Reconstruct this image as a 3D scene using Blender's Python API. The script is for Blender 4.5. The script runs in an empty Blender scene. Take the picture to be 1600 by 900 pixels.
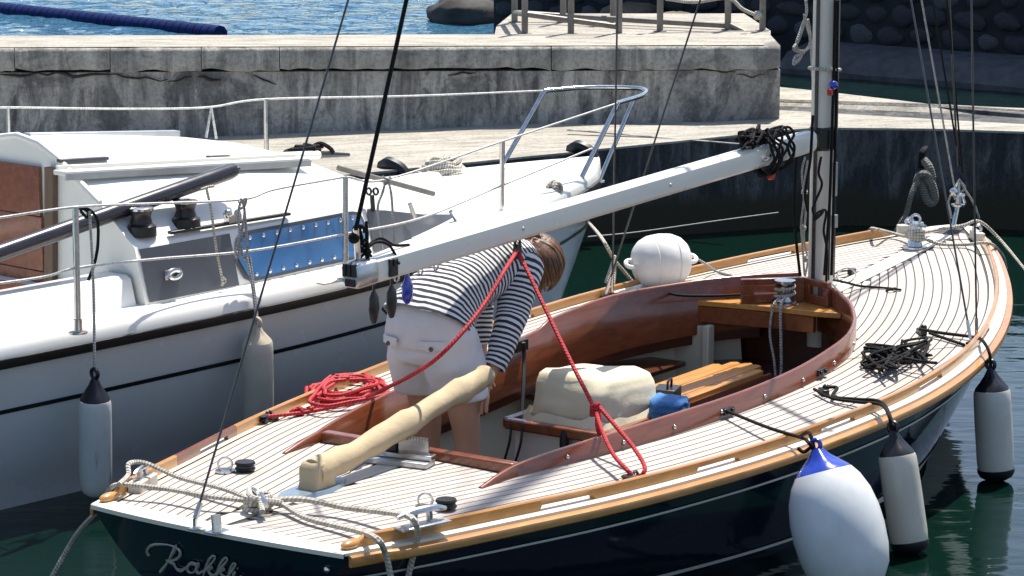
import bpy, bmesh, math, random
from mathutils import Vector, Matrix, noise
random.seed(7)
R = math.radians
sc = bpy.context.scene
COL = sc.collection
# ------------------------------------------------------------ camera, sky, sun, exposure
F = 4500.0; PITCH = R(10.849); CAMZ = 3.23
cd = bpy.data.cameras.new('camera'); cam = bpy.data.objects.new('camera', cd); COL.objects.link(cam)
cd.sensor_width = 36; cd.lens = F / 1600 * 36; cd.clip_end = 3000; cd.clip_start = .1
cam.location = (0, 0, CAMZ); cam.rotation_euler = (math.pi / 2 - PITCH, 0, 0)
sc.camera = cam
YAW = R(55.788); OX, OY = -1.0441, 9.748                  # pose of the blue boat
# light travels along local (-.44,-.072,-1) of the blue boat (high sun ahead of its bow)
_c, _s = math.cos(YAW), math.sin(YAW)
LD = Vector((_c * -.44 - _s * -.072, _s * -.44 + _c * -.072, -1.0)).normalized()
ELEV = math.asin(-LD.z); AZ = math.atan2(-LD.x, -LD.y)     # azimuth measured from +Y towards +X
w = bpy.data.worlds.new('World'); sc.world = w; w.use_nodes = True
nt = w.node_tree; nt.nodes.clear()
sky = nt.nodes.new('ShaderNodeTexSky'); sky.sky_type = 'NISHITA'; sky.sun_disc = False
sky.sun_elevation = ELEV; sky.sun_rotation = AZ; sky.dust_density = 1.3; sky.air_density = .9; sky.ozone_density = .6
bg = nt.nodes.new('ShaderNodeBackground'); bg.inputs[1].default_value = .125
wo = nt.nodes.new('ShaderNodeOutputWorld')
nt.links.new(sky.outputs[0], bg.inputs[0]); nt.links.new(bg.outputs[0], wo.inputs[0])
sl = bpy.data.lights.new('sun', 'SUN'); sun = bpy.data.objects.new('sun', sl); COL.objects.link(sun)
sl.energy = 5.0; sl.angle = R(.55); sl.color = (1, .945, .86)
sun.rotation_euler = LD.to_track_quat('-Z', 'Y').to_euler(); sun.location = (-6, 25, 20)
sc.view_settings.view_transform = 'Standard'; sc.view_settings.look = 'None'
sc.view_settings.exposure = 0.6; sc.view_settings.gamma = 1; sc.view_settings.use_curve_mapping = False
sc.render.resolution_x = 1024; sc.render.resolution_y = 576

# ------------------------------------------------------------ pixels to positions
def ray(u, v):
    X = (u - 800) / F; Y = -(v - 450) / F
    c, s = math.cos(PITCH), math.sin(PITCH)
    return Vector((X, Y * s + c, Y * c - s))
CP = Vector((0, 0, CAMZ))
def pz(u, v, z=0.0):
    d = ray(u, v); return CP + d * ((z - CAMZ) / d.z)
def py(u, v, y):
    d = ray(u, v); return CP + d * (y / d.y)
MN = Matrix.Translation((OX, OY, 0)) @ Matrix.Rotation(YAW, 4, 'Z'); MNI = MN.inverted()
MWH = MN @ Matrix.Translation((.84, 2.88, 0)) @ Matrix.Rotation(R(-7), 4, 'Z'); MWI = MWH.inverted()
def _pl(u, v, inv, ax, val):
    o = inv @ CP; d = (inv @ (CP + ray(u, v))) - o
    return o + d * ((val - o[ax]) / d[ax])
def nz(u, v, z): return _pl(u, v, MNI, 2, z)
def nx(u, v, x): return _pl(u, v, MNI, 0, x)
def ny(u, v, y): return _pl(u, v, MNI, 1, y)
def wz(u, v, z): return _pl(u, v, MWI, 2, z)
def wx(u, v, x): return _pl(u, v, MWI, 0, x)
def wy(u, v, y): return _pl(u, v, MWI, 1, y)

# ------------------------------------------------------------ curves
def herm(K):
    xs = [k[0] for k in K]; ys = [k[1] for k in K]; n = len(xs); m = []
    for i in range(n):
        if i == 0: m.append((ys[1] - ys[0]) / (xs[1] - xs[0]))
        elif i == n - 1: m.append((ys[-1] - ys[-2]) / (xs[-1] - xs[-2]))
        else:
            a = (ys[i] - ys[i-1]) / (xs[i] - xs[i-1]); b = (ys[i+1] - ys[i]) / (xs[i+1] - xs[i])
            m.append((a * (xs[i+1] - xs[i]) + b * (xs[i] - xs[i-1])) / (xs[i+1] - xs[i-1]))
    def f(x):
        x = min(max(x, xs[0]), xs[-1]); i = 0
        while i < n - 2 and x > xs[i+1]: i += 1
        h = xs[i+1] - xs[i]; t = (x - xs[i]) / h
        return (2*t**3-3*t*t+1)*ys[i] + (t**3-2*t*t+t)*h*m[i] + (-2*t**3+3*t*t)*ys[i+1] + (t**3-t*t)*h*m[i+1]
    return f
def catmull(P, n=6, closed=False):
    P = [Vector(p) for p in P]
    if len(P) < 3 and not closed: return [P[0].lerp(P[1], i / n) for i in range(n + 1)]
    out = []; N = len(P); segs = N if closed else N - 1
    for i in range(segs):
        if closed: a, b, c, d = P[i-1], P[i], P[(i+1) % N], P[(i+2) % N]
        else:
            b, c = P[i], P[i+1]
            a = P[i-1] if i else b * 2 - c
            d = P[i+2] if i + 2 < N else c * 2 - b
        for k in range(n):
            t = k / n
            out.append(.5 * ((2*b) + (c-a)*t + (2*a-5*b+4*c-d)*t*t + (3*b-a-3*c+d)*t**3))
    if not closed: out.append(P[-1].copy())
    return out

# ------------------------------------------------------------ mesh builder
class MB:
    def __init__(s): s.v = []; s.f = []; s.uv = []
    def face(s, idx, uv=None):
        s.f.append(tuple(idx)); s.uv.append(uv)
    def box(s, c, size, rot=None, taper=1.0):
        b = len(s.v); hx, hy, hz = size[0]/2, size[1]/2, size[2]/2
        for dz in (-1, 1):
            t = taper if dz > 0 else 1
            for dx, dy in ((-1,-1),(1,-1),(1,1),(-1,1)):
                p = Vector((dx*hx*t, dy*hy*t, dz*hz))
                if rot is not None: p = rot @ p
                s.v.append(p + Vector(c))
        for q in ((0,3,2,1),(4,5,6,7),(0,1,5,4),(1,2,6,5),(2,3,7,6),(3,0,4,7)): s.face([b+i for i in q])
        return s
    def bar(s, a, b, wd, ht, up=(0,0,1)):
        a, b = Vector(a), Vector(b); d = b - a; L = d.length; x = d.normalized(); u = Vector(up)
        y = u.cross(x)
        if y.length < 1e-4: y = Vector((0,1,0)).cross(x)
        y.normalize(); z = x.cross(y)
        return s.box((a+b)/2, (L, wd, ht), Matrix((x, y, z)).transposed())
    def loft(s, rings, closed=True, cap0=True, cap1=True, us=None):
        b = len(s.v); n = len(rings[0]); m = len(rings)
        if us is None:
            us = [0]; 
            for i in range(1, m):
                c0 = sum((Vector(p) for p in rings[i-1]), Vector()) / n; c1 = sum((Vector(p) for p in rings[i]), Vector()) / n
                us.append(us[-1] + (c1 - c0).length)
        for r in rings: s.v += [Vector(p) for p in r]
        k = n if closed else n - 1
        for i in range(m - 1):
            for j in range(k):
                j2 = (j+1) % n
                s.face((b+i*n+j, b+i*n+j2, b+(i+1)*n+j2, b+(i+1)*n+j),
                       ((us[i], j/k), (us[i], (j+1)/k), (us[i+1], (j+1)/k), (us[i+1], j/k)))
        if closed and cap0: s.face([b+j for j in reversed(range(n))])
        if closed and cap1: s.face([b+(m-1)*n+j for j in range(n)])
        return s
    def tube(s, path, r, n=8, closed=False, flat=None):
        P = [Vector(p) for p in path]; m = len(P)
        rr = r if callable(r) else (lambda t: r)
        T = []
        for i in range(m):
            if closed: t = P[(i+1) % m] - P[i-1]
            else: t = P[min(i+1, m-1)] - P[max(i-1, 0)]
            T.append(t.normalized() if t.length > 1e-9 else Vector((0,0,1)))
        u = Vector((0,0,1)) if abs(T[0].z) < .9 else Vector((1,0,0))
        nrm = (u - T[0] * u.dot(T[0])).normalized(); rings = []
        for i in range(m):
            if i:
                q = T[i-1].rotation_difference(T[i]); nrm = q @ nrm
                nrm = (nrm - T[i] * nrm.dot(T[i])).normalized()
            bi = T[i].cross(nrm); rad = rr(i / max(m-1, 1))
            rings.append([P[i] + (nrm * math.cos(2*math.pi*j/n) + bi * math.sin(2*math.pi*j/n)) * rad for j in range(n)])
        if closed: rings.append(rings[0])
        return s.loft(rings, True, not closed, not closed)
    def lathe(s, base, axis, prof, n=20, squash=1.0):
        base = Vector(base); a = Vector(axis).normalized()
        u = Vector((1,0,0)) if abs(a.x) < .9 else Vector((0,1,0))
        x = (u - a * u.dot(a)).normalized(); y = a.cross(x)
        return s.loft([[base + a*h + (x*math.cos(2*math.pi*j/n) + y*math.sin(2*math.pi*j/n)*squash)*max(r, 1e-4) for j in range(n)] for h, r in prof])
    def prism(s, poly, z0, z1):
        b = len(s.v); n = len(poly)
        f0 = z0 if callable(z0) else (lambda p: z0); f1 = z1 if callable(z1) else (lambda p: z1)
        for p in poly: s.v.append(Vector((p[0], p[1], f0(p))))
        for p in poly: s.v.append(Vector((p[0], p[1], f1(p))))
        s.face([b+i for i in reversed(range(n))]); s.face([b+n+i for i in range(n)])
        for i in range(n): j = (i+1) % n; s.face((b+i, b+j, b+n+j, b+n+i))
        return s
    def grid(s, pts, uv=True):
        b = len(s.v); m = len(pts); n = len(pts[0])
        for r in pts: s.v += [Vector(p) for p in r]
        for i in range(m-1):
            for j in range(n-1):
                s.face((b+i*n+j, b+i*n+j+1, b+(i+1)*n+j+1, b+(i+1)*n+j),
                       ((i/(m-1), j/(n-1)), (i/(m-1), (j+1)/(n-1)), ((i+1)/(m-1), (j+1)/(n-1)), ((i+1)/(m-1), j/(n-1))))
        return s
    def torus(s, c, axis, R_, r, n=20, k=8, squash=1):
        a = Vector(axis).normalized(); u = Vector((1,0,0)) if abs(a.x) < .9 else Vector((0,1,0))
        x = (u - a*u.dot(a)).normalized(); y = a.cross(x)
        return s.tube([Vector(c) + (x*math.cos(2*math.pi*i/n) + y*math.sin(2*math.pi*i/n)*squash)*R_ for i in range(n)], r, k, True)
    def ball(s, c, rad, n=12, m=8):
        c = Vector(c); rx, ry, rz = rad if isinstance(rad, (tuple, list)) else (rad,)*3
        return s.loft([[c + Vector((rx*math.sin(t)*math.cos(2*math.pi*j/n), ry*math.sin(t)*math.sin(2*math.pi*j/n), -rz*math.cos(t))) for j in range(n)]
                       for t in [max(.02, min(math.pi-.02, math.pi*i/m)) for i in range(m+1)]])
    def mesh(s, name, xf=None, smooth=True, ang=38):
        me = bpy.data.meshes.new(name)
        vs = [tuple(xf @ p) if xf is not None else tuple(p) for p in s.v]
        me.from_pydata(vs, [], s.f)
        if any(u for u in s.uv):
            L = me.uv_layers.new(name='UVMap'); k = 0
            for f, u in zip(s.f, s.uv):
                for q in range(len(f)):
                    if u: L.data[k].uv = u[q]
                    k += 1
        if smooth:
            me.polygons.foreach_set('use_smooth', [True]*len(me.polygons))
            me.set_sharp_from_angle(angle=R(ang))
        me.update(); return me
def fixn(me):
    bm = bmesh.new(); bm.from_mesh(me); bmesh.ops.recalc_face_normals(bm, faces=bm.faces); bm.to_mesh(me); bm.free()
def part(name, mb, m, parent, bevel=0, smooth=True, label=None, ang=38, kind=None, fix=True):
    me = mb.mesh(name, None, smooth, ang); 
    if fix: fixn(me)
    o = bpy.data.objects.new(name, me); COL.objects.link(o); me.materials.append(m); o.parent = parent
    if bevel:
        b = o.modifiers.new('bevel', 'BEVEL'); b.width = bevel; b.segments = 2; b.limit_method = 'ANGLE'; b.angle_limit = R(40)
    if label: o['label'] = label
    if kind: o['kind'] = kind
    return o
def tag(o, label, cat, group=None):
    o['label'] = label; o['category'] = cat
    if group: o['group'] = group
    return o
def solo(name, mb, m, label, cat, group=None, xf=None, bevel=0, smooth=True, ang=38):
    """one mesh that is a thing of its own, origin at its base"""
    me = mb.mesh(name, xf, smooth, ang); fixn(me)
    zs = min(v.co.z for v in me.vertices); n = len(me.vertices)
    c = Vector((sum(v.co.x for v in me.vertices)/n, sum(v.co.y for v in me.vertices)/n, zs))
    me.transform(Matrix.Translation(-c))
    o = bpy.data.objects.new(name, me); COL.objects.link(o); o.location = c; me.materials.append(m)
    if bevel:
        b = o.modifiers.new('bevel', 'BEVEL'); b.width = bevel; b.segments = 2; b.limit_method = 'ANGLE'
    return tag(o, label, cat, group)
def empty(name, label, cat, M=None, group=None):
    o = bpy.data.objects.new(name, None); COL.objects.link(o); o.empty_display_size = .2
    if M is not None: o.matrix_world = M
    return tag(o, label, cat, group)
def struct(name, mb, m, smooth=False, parent=None):
    o = part(name, mb, m, parent, smooth=smooth)
    if parent is None: o['kind'] = 'structure'
    return o

# ------------------------------------------------------------ materials
def newm(name):
    m = bpy.data.materials.new(name); m.use_nodes = True
    t = m.node_tree; return m, t, t.nodes['Principled BSDF'], t.nodes.new, t.links.new
def setp(p, **k):
    for a, b in k.items(): p.inputs[a.replace('_', ' ')].default_value = b
def texco(t, scale=(1,1,1), kind='Object', rot=(0,0,0)):
    c = t.nodes.new('ShaderNodeTexCoord'); mp = t.nodes.new('ShaderNodeMapping')
    mp.inputs['Scale'].default_value = scale; mp.inputs['Rotation'].default_value = rot
    t.links.new(c.outputs[kind], mp.inputs['Vector']); return mp.outputs[0]
def noi(t, vec, scale, detail=4, rough=.55, dist=0):
    n = t.nodes.new('ShaderNodeTexNoise'); n.inputs['Scale'].default_value = scale; n.inputs['Detail'].default_value = detail
    n.inputs['Roughness'].default_value = rough; n.inputs['Distortion'].default_value = dist
    t.links.new(vec, n.inputs['Vector']); return n.outputs['Fac']
def ramp(t, fac, stops):
    r = t.nodes.new('ShaderNodeValToRGB'); e = r.color_ramp.elements
    while len(e) < len(stops): e.new(.5)
    for q, (p, c) in zip(e, stops): q.position = p; q.color = (*c, 1) if len(c) == 3 else c
    t.links.new(fac, r.inputs[0]); return r.outputs[0]
def mixc(t, fac, a, b, mode='MIX'):
    n = t.nodes.new('ShaderNodeMix'); n.data_type = 'RGBA'; n.blend_type = mode
    for sck, v in ((n.inputs[0], fac), (n.inputs[6], a), (n.inputs[7], b)):
        if hasattr(v, 'links') or hasattr(v, 'is_linked'): t.links.new(v, sck)
        elif isinstance(v, (int, float)): sck.default_value = v
        else: sck.default_value = (*v, 1) if len(v) == 3 else v
    return n.outputs[2]
def math_(t, op, a, b=0.0, c=None):
    n = t.nodes.new('ShaderNodeMath'); n.operation = op
    for i, v in enumerate((a, b, c)):
        if v is None: continue
        if hasattr(v, 'is_linked'): t.links.new(v, n.inputs[i])
        else: n.inputs[i].default_value = v
    return n.outputs[0]
def bump(t, p, h, strength=.3, dist=.01):
    b = t.nodes.new('ShaderNodeBump'); b.inputs['Strength'].default_value = strength; b.inputs['Distance'].default_value = dist
    t.links.new(h, b.inputs['Height']); t.links.new(b.outputs[0], p.inputs['Normal']); return b
def gen(name, col, rough=.5, metal=0, var=.25, vs=6, col2=None, bmp=0, bs=60, coat=0, rvar=.12, spec=.5):
    m, t, p, N, L = newm(name); v = texco(t)
    n = noi(t, v, vs, 5, .6)
    c2 = col2 or tuple(x * (1 - var) for x in col)
    L(ramp(t, n, [(.3, c2), (.65, col)]), p.inputs['Base Color'])
    setp(p, Metallic=metal, Roughness=rough); p.inputs['Coat Weight'].default_value = coat; p.inputs['Coat Roughness'].default_value = .06
    p.inputs['Specular IOR Level'].default_value = spec
    if rvar: L(math_(t, 'MULTIPLY_ADD', noi(t, v, vs*2.3, 4), rvar*2, rough - rvar), p.inputs['Roughness'])
    if bmp: bump(t, p, noi(t, v, bs, 5, .6), bmp, .01)
    return m
def wood(name, dark, light, scale=(1.5, 22, 22), rough=.3, coat=.5, bmp=.15, rand=.0):
    m, t, p, N, L = newm(name); v = texco(t, scale)
    if rand:
        oi = N('ShaderNodeObjectInfo'); va = N('ShaderNodeVectorMath'); va.operation = 'ADD'
        L(v, va.inputs[0]); cx = N('ShaderNodeCombineXYZ'); L(math_(t, 'MULTIPLY', oi.outputs['Random'], 37.0), cx.inputs[0]); L(cx.outputs[0], va.inputs[1]); v = va.outputs[0]
    n = noi(t, v, 1.6, 6, .65, .6); c = ramp(t, n, [(.28, dark), (.5, tuple((a+b)/2 for a, b in zip(dark, light))), (.72, light)])
    if rand:
        c = mixc(t, 1.0, c, ramp(t, oi.outputs['Random'], [(0, (1-rand,)*3), (1, (1, 1, 1))]), 'MULTIPLY')
    L(c, p.inputs['Base Color']); setp(p, Roughness=rough); p.inputs['Coat Weight'].default_value = coat; p.inputs['Coat Roughness'].default_value = .12
    if bmp: bump(t, p, n, bmp, .002)
    return m
def ropem(name, a, b, freq=28, twist=1.0, rough=.85, fuzz=.5):
    m, t, p, N, L = newm(name)
    uv = N('ShaderNodeUVMap'); uv.uv_map = 'UVMap'; sp = N('ShaderNodeSeparateXYZ'); L(uv.outputs[0], sp.inputs[0])
    s = math_(t, 'SINE', math_(t, 'MULTIPLY', math_(t, 'MULTIPLY_ADD', sp.outputs[0], freq, math_(t, 'MULTIPLY', sp.outputs[1], twist)), 6.283))
    h = math_(t, 'MULTIPLY_ADD', s, .5, .5)
    n = noi(t, texco(t), 45, 4)
    c = ramp(t, h, [(.15, b), (.6, a)])
    c = mixc(t, 1.0, c, ramp(t, n, [(.3, (.62, .6, .57)), (.6, (1, 1, 1))]), 'MULTIPLY')
    L(c, p.inputs['Base Color']); setp(p, Roughness=rough); bump(t, p, h, fuzz, .004); return m

white_gel = gen('white_gelcoat', (.80, .79, .73), .32, var=.06, vs=2.5, coat=.25)
shaded_gel = gen('shaded_hull_gelcoat', (.62, .64, .65), .25, var=.06, vs=1.5, coat=.4)  # white hull's grey in shade, put into the gelcoat colour
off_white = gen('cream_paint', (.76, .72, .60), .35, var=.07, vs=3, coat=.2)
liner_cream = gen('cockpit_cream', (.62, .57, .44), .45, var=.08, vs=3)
navy = gen('navy_topside_paint', (.006, .011, .026), .10, var=.25, vs=2, coat=.8, rvar=.04)
varnish = wood('varnished_teak', (.40, .17, .04), (.60, .30, .085), (1.4, 20, 20), .25, .6)
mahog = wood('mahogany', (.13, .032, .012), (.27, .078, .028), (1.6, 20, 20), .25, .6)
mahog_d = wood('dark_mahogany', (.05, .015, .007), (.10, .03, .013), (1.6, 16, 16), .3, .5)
seat_wood = wood('oiled_pine', (.42, .16, .03), (.66, .33, .08), (2.5, 30, 30), .35, .3)
teak = wood('weathered_teak', (.42, .37, .325), (.58, .525, .47), (2.2, 60, 60), .7, 0, .25, rand=.2)
teak_king = wood('king_plank_teak', (.55, .50, .42), (.68, .63, .54), (2.2, 40, 40), .6, 0, .2)
caulk = gen('black_caulking', (.035, .03, .028), .7, var=.3)
stainless = gen('stainless_steel', (.62, .62, .62), .22, 1, var=.25, vs=20)
galv = gen('galvanised_steel', (.26, .235, .21), .55, .5, var=.4, vs=9, bmp=.1)
alloy_w = gen('white_painted_alloy', (.80, .78, .70), .3, var=.05, vs=2, coat=.3)
mast_m = gen('ivory_mast_paint', (.74, .69, .58), .35, var=.1, vs=2)
alloy = gen('anodised_alloy', (.55, .56, .57), .35, .8, var=.15, vs=12)
black_p = gen('black_plastic', (.012, .012, .013), .35, var=.3, vs=15)
black_r = gen('black_rubber', (.010, .010, .012), .5, var=.3, vs=8)
dark_spar = gen('charcoal_spar', (.022, .021, .028), .28, var=.3, vs=6, coat=.3)
grey_panel = gen('slate_grey_vinyl', (.075, .08, .095), .45, var=.15, vs=4)
blue_win = gen('blue_acrylic', (.045, .16, .38), .2, var=.3, vs=2.5, coat=.6)
blue_vinyl = gen('blue_fender_vinyl', (.012, .045, .42), .25, var=.2, vs=8, coat=.5)
navy_vinyl = gen('dark_navy_vinyl', (.004, .005, .012), .42, var=.3, vs=10)
blue_towel = gen('blue_towel', (.08, .25, .58), .95, var=.3, vs=20, bmp=.8, bs=130)
canvas = gen('beige_canvas', (.52, .41, .25), .85, var=.16, vs=7, bmp=.35, bs=22)
bag_cv = gen('cream_canvas', (.74, .67, .48), .88, var=.10, vs=8, bmp=.3, bs=16)
red_rope = ropem('red_braid', (.58, .02, .03), (.30, .008, .014), 60, 2, .7, .35)
white_rope = ropem('white_laid_rope', (.60, .57, .50), (.34, .31, .26), 75, 1, .9, .6)
cream_line = ropem('white_lifeline', (.74, .73, .70), (.6, .59, .56), 60, 1, .6, .2)
black_rope = ropem('black_line', (.010, .010, .011), (.004, .004, .004), 60, 2, .8, .3); black_rope.node_tree.nodes['Principled BSDF'].inputs['Specular IOR Level'].default_value = .25
grey_rope = ropem('grey_line', (.44, .44, .42), (.30, .30, .28), 80, 1, .8, .4)
old_rope = ropem('weathered_rope', (.28, .26, .21), (.17, .155, .125), 70, 2, .95, .7)
wire_m = gen('rigging_wire', (.10, .10, .10), .35, .9, var=.2, vs=30)
skin_m = gen('skin', (.55, .30, .20), .5, var=.12, vs=6, rvar=.05)
skin_m.node_tree.nodes['Principled BSDF'].inputs['Subsurface Weight'].default_value = .08
shorts_m = gen('pale_cotton', (.70, .66, .66), .9, var=.09, vs=9, bmp=.35, bs=26)

# ------------------------------------------------------------ the setting
def water_mat():
    m, t, p, N, L = newm('harbour_water')
    v = texco(t)
    sp = N('ShaderNodeSeparateXYZ'); L(v, sp.inputs[0])
    # sheltered inside the pier, rippled by wind outside it
    mr = N('ShaderNodeMapRange'); mr.inputs[1].default_value = 19; mr.inputs[2].default_value = 23.5
    mr.inputs[3].default_value = 0; mr.inputs[4].default_value = 1; L(sp.outputs[1], mr.inputs[0])
    mr2 = N('ShaderNodeMapRange'); mr2.inputs[1].default_value = 1.0; mr2.inputs[2].default_value = 2.4; mr2.inputs[3].default_value = 1; mr2.inputs[4].default_value = 0; L(sp.outputs[0], mr2.inputs[0])
    shel = math_(t, 'MULTIPLY', mr.outputs[0], mr2.outputs[0])
    calm = math_(t, 'ADD', math_(t, 'MULTIPLY', noi(t, texco(t, (1.2, 2.6, 1), rot=(0, 0, .35)), 1.5, 3, .5), .9),
                 math_(t, 'MULTIPLY', noi(t, texco(t, (1, 2.2, 1), rot=(0, 0, -.2)), 7, 3, .5), .10))
    wind = math_(t, 'ADD', math_(t, 'MULTIPLY', noi(t, texco(t, (1, 1.9, 1), rot=(0, 0, .25)), 1.15, 3, .55, .4), 1.3), math_(t, 'MULTIPLY', noi(t, texco(t, (1, 1.7, 1), rot=(0, 0, -.3)), 4.2, 4, .6, .3), .75))
    b1 = N('ShaderNodeBump'); b1.inputs['Strength'].default_value = .17; b1.inputs['Distance'].default_value = .06; L(calm, b1.inputs['Height'])
    b2 = N('ShaderNodeBump'); b2.inputs['Strength'].default_value = 1.0; b2.inputs['Distance'].default_value = .34; L(wind, b2.inputs['Height'])
    mx = N('ShaderNodeMix'); mx.data_type = 'VECTOR'; L(shel, mx.inputs[0]); L(b1.outputs[0], mx.inputs[4]); L(b2.outputs[0], mx.inputs[5])
    L(mx.outputs[1], p.inputs['Normal'])
    L(mixc(t, shel, (.0018, .0115, .008), (.045, .15, .25)), p.inputs['Base Color'])  # reflected sky blue of the open water put into its base colour
    setp(p, Roughness=.035, IOR=1.333)
    return m
W = MB(); W.grid([[(x, y, 0) for x in (-900, -40, 40, 900)] for y in (-60, 0, 40, 1600)], False)
struct('harbour_water', W, water_mat())
# wind waves on the open sea beyond the pier
SE = MB(); rows = []
for j in range(190):
    y = 20.3+.055*j*(1+j*.0042); r = []
    for i in range(150):
        x = -11.0+.083*i; p = Vector((x*.9+y*.25, y*1.35, 0))
        hh = .5*noise.noise(p*1.5)+.3*noise.noise(p*3.3+Vector((7, 0, 0)))+.16*noise.noise(p*7+Vector((0, 5, 0)))
        r.append((x, y, .045+.060*hh))
    rows.append(r)
SE.grid(rows)
WM = bpy.data.materials['harbour_water']
struct('open_sea', SE, WM, smooth=True)
SB = MB(); SB.grid([[(x, y, -4) for x in (-900, 900)] for y in (-60, 1600)]); struct('sea_floor', SB, gen('silt', (.05, .06, .04), .9))

def concrete(name, light, dark, mid, streak=True, spk=.5):
    m, t, p, N, L = newm(name)
    big = noi(t, texco(t), 1.3, 6, .65, .3)
    st = noi(t, texco(t, (5.5, 5.5, .75)), 1.5, 7, .68, .5) if streak else noi(t, texco(t, (1.2, 5, 3)), 2.2, 6, .65, .3)
    fine = noi(t, texco(t), 38, 5, .7)
    c = ramp(t, st, [(.36, dark), (.49, mid), (.58, light)])
    if streak:
        pa = noi(t, texco(t, (2.1, 2.1, 1.5)), 1.4, 9, .72, .6)
        c = mixc(t, ramp(t, pa, [(.50, (0, 0, 0)), (.56, (.8, .8, .8))]), c, mixc(t, .5, light, mid))
        gr = noi(t, texco(t, (1.1, 1.1, .9)), 2.4, 8, .7, .8)
        c = mixc(t, ramp(t, gr, [(.52, (0, 0, 0)), (.60, (.75, .75, .75))]), c, dark)
    c = mixc(t, ramp(t, big, [(.4, (0, 0, 0)), (.62, (.8, .8, .8))]), c, mixc(t, .5, c, dark))
    c = mixc(t, spk, c, ramp(t, fine, [(.32, (.25, .24, .22)), (.55, (1, 1, 1))]), 'MULTIPLY')
    L(c, p.inputs['Base Color']); setp(p, Roughness=.9)
    h = math_(t, 'ADD', math_(t, 'MULTIPLY', fine, .5), st); bump(t, p, h, .55, .03); return m
con_wall = concrete('stained_concrete', (.50, .485, .44), (.095, .095, .098), (.29, .28, .26))
con_cap = concrete('cap_concrete', (.50, .47, .40), (.17, .162, .142), (.37, .35, .305))
con_top = concrete('worn_concrete_paving', (.47, .435, .37), (.27, .25, .21), (.39, .365, .31), False, .5)
con_low = concrete('wet_quay_concrete', (.15, .15, .15), (.020, .022, .024), (.055, .057, .06))
def weed(m):
    t = m.node_tree; p = t.nodes['Principled BSDF']; src = p.inputs['Base Color'].links[0].from_socket
    sp = t.nodes.new('ShaderNodeSeparateXYZ'); t.links.new(texco(t), sp.inputs[0])
    z = math_(t, 'ADD', sp.outputs[2], math_(t, 'MULTIPLY', noi(t, texco(t, (1, 1, .3)), 4, 6, .65), -.22))
    t.links.new(mixc(t, ramp(t, z, [(.08, (1, 1, 1)), (.17, (0, 0, 0))]), src, (.030, .026, .014)), p.inputs['Base Color'])
weed(con_low)

def ledge_z(X): return .575 + .043 * min(X, 1.9)
def pl_ledge(u, v):
    z = .6
    for _ in range(6): P = pz(u, v, z); z = ledge_z(P.x)
    return P
# lower quay: a ramped landing stage along the pier
fr = [pl_ledge(*q) for q in ((560, 272), (760, 252), (1000, 227), (1140, 213), (1285, 200), (1460, 202), (1640, 208))]
d0 = (fr[0] - fr[1]).normalized(); fr = [fr[0] + d0 * 9] + fr + [fr[-1] + (fr[-1] - fr[-2]).normalized() * 9]
bk = [pl_ledge(*q) for q in ((1660, 176), (1600, 170), (1450, 163), (1307, 146), (1222, 137))]
bk = [bk[0] + Vector((9, -.9, 0))] + bk + [Vector((1.5, 22.3, .6)), Vector((-12, 22.0, .5))]
quay = empty('landing_stage', 'low dark concrete landing stage with pale top in front of the pier wall', 'quay', Matrix.Translation((0, 19, 0)))
QM = Matrix.Translation((0, -19, 0))
def loc(P): return QM @ Vector(P)
poly = [loc(p) for p in fr + bk]
def densify(P, step=.25, amp=.008):
    o = []
    for i in range(len(P)):
        a, b = Vector(P[i]), Vector(P[(i+1) % len(P)]); n = max(1, int((b-a).length / step))
        for k in range(n):
            q = a.lerp(b, k/n); q += Vector((noise.noise(q*9), noise.noise(q*9+Vector((5,5,5))), 0)) * amp; o.append(q)
    return o
dp = densify(poly, .22, .02)
q = MB(); q.prism(dp, -1.5, lambda p: ledge_z(p[0]) - .012); part('quay_wall', q, con_low, quay, smooth=False)
q = MB(); q.prism([Vector((p.x, p.y, 0)) for p in densify(poly, .22, .012)], lambda p: ledge_z(p[0]) - .01, lambda p: ledge_z(p[0]) + .004); part('paving', q, con_top, quay, smooth=False)
# mooring bollard eyes and rubber pads on the quay edge
for (u, v) in ((630, 262), (925, 236)):
    P = loc(pl_ledge(u, v)); b = MB(); b.tube(catmull([P+Vector((-.13,.05,0)), P+Vector((-.08,-.03,.03)), P+Vector((.0,-.06,-.02)), P+Vector((.04,-.07,-.16))], 5), .045, 8)
    part('edge_pad', b, black_r, quay)
sm = MB(); P = loc(pl_ledge(1040, 208)); sm.bar(P + Vector((-.65, .12, .006)), P + Vector((.45, -.55, .004)), .035, .006); part('paving_joint', sm, con_wall, quay)

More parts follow.
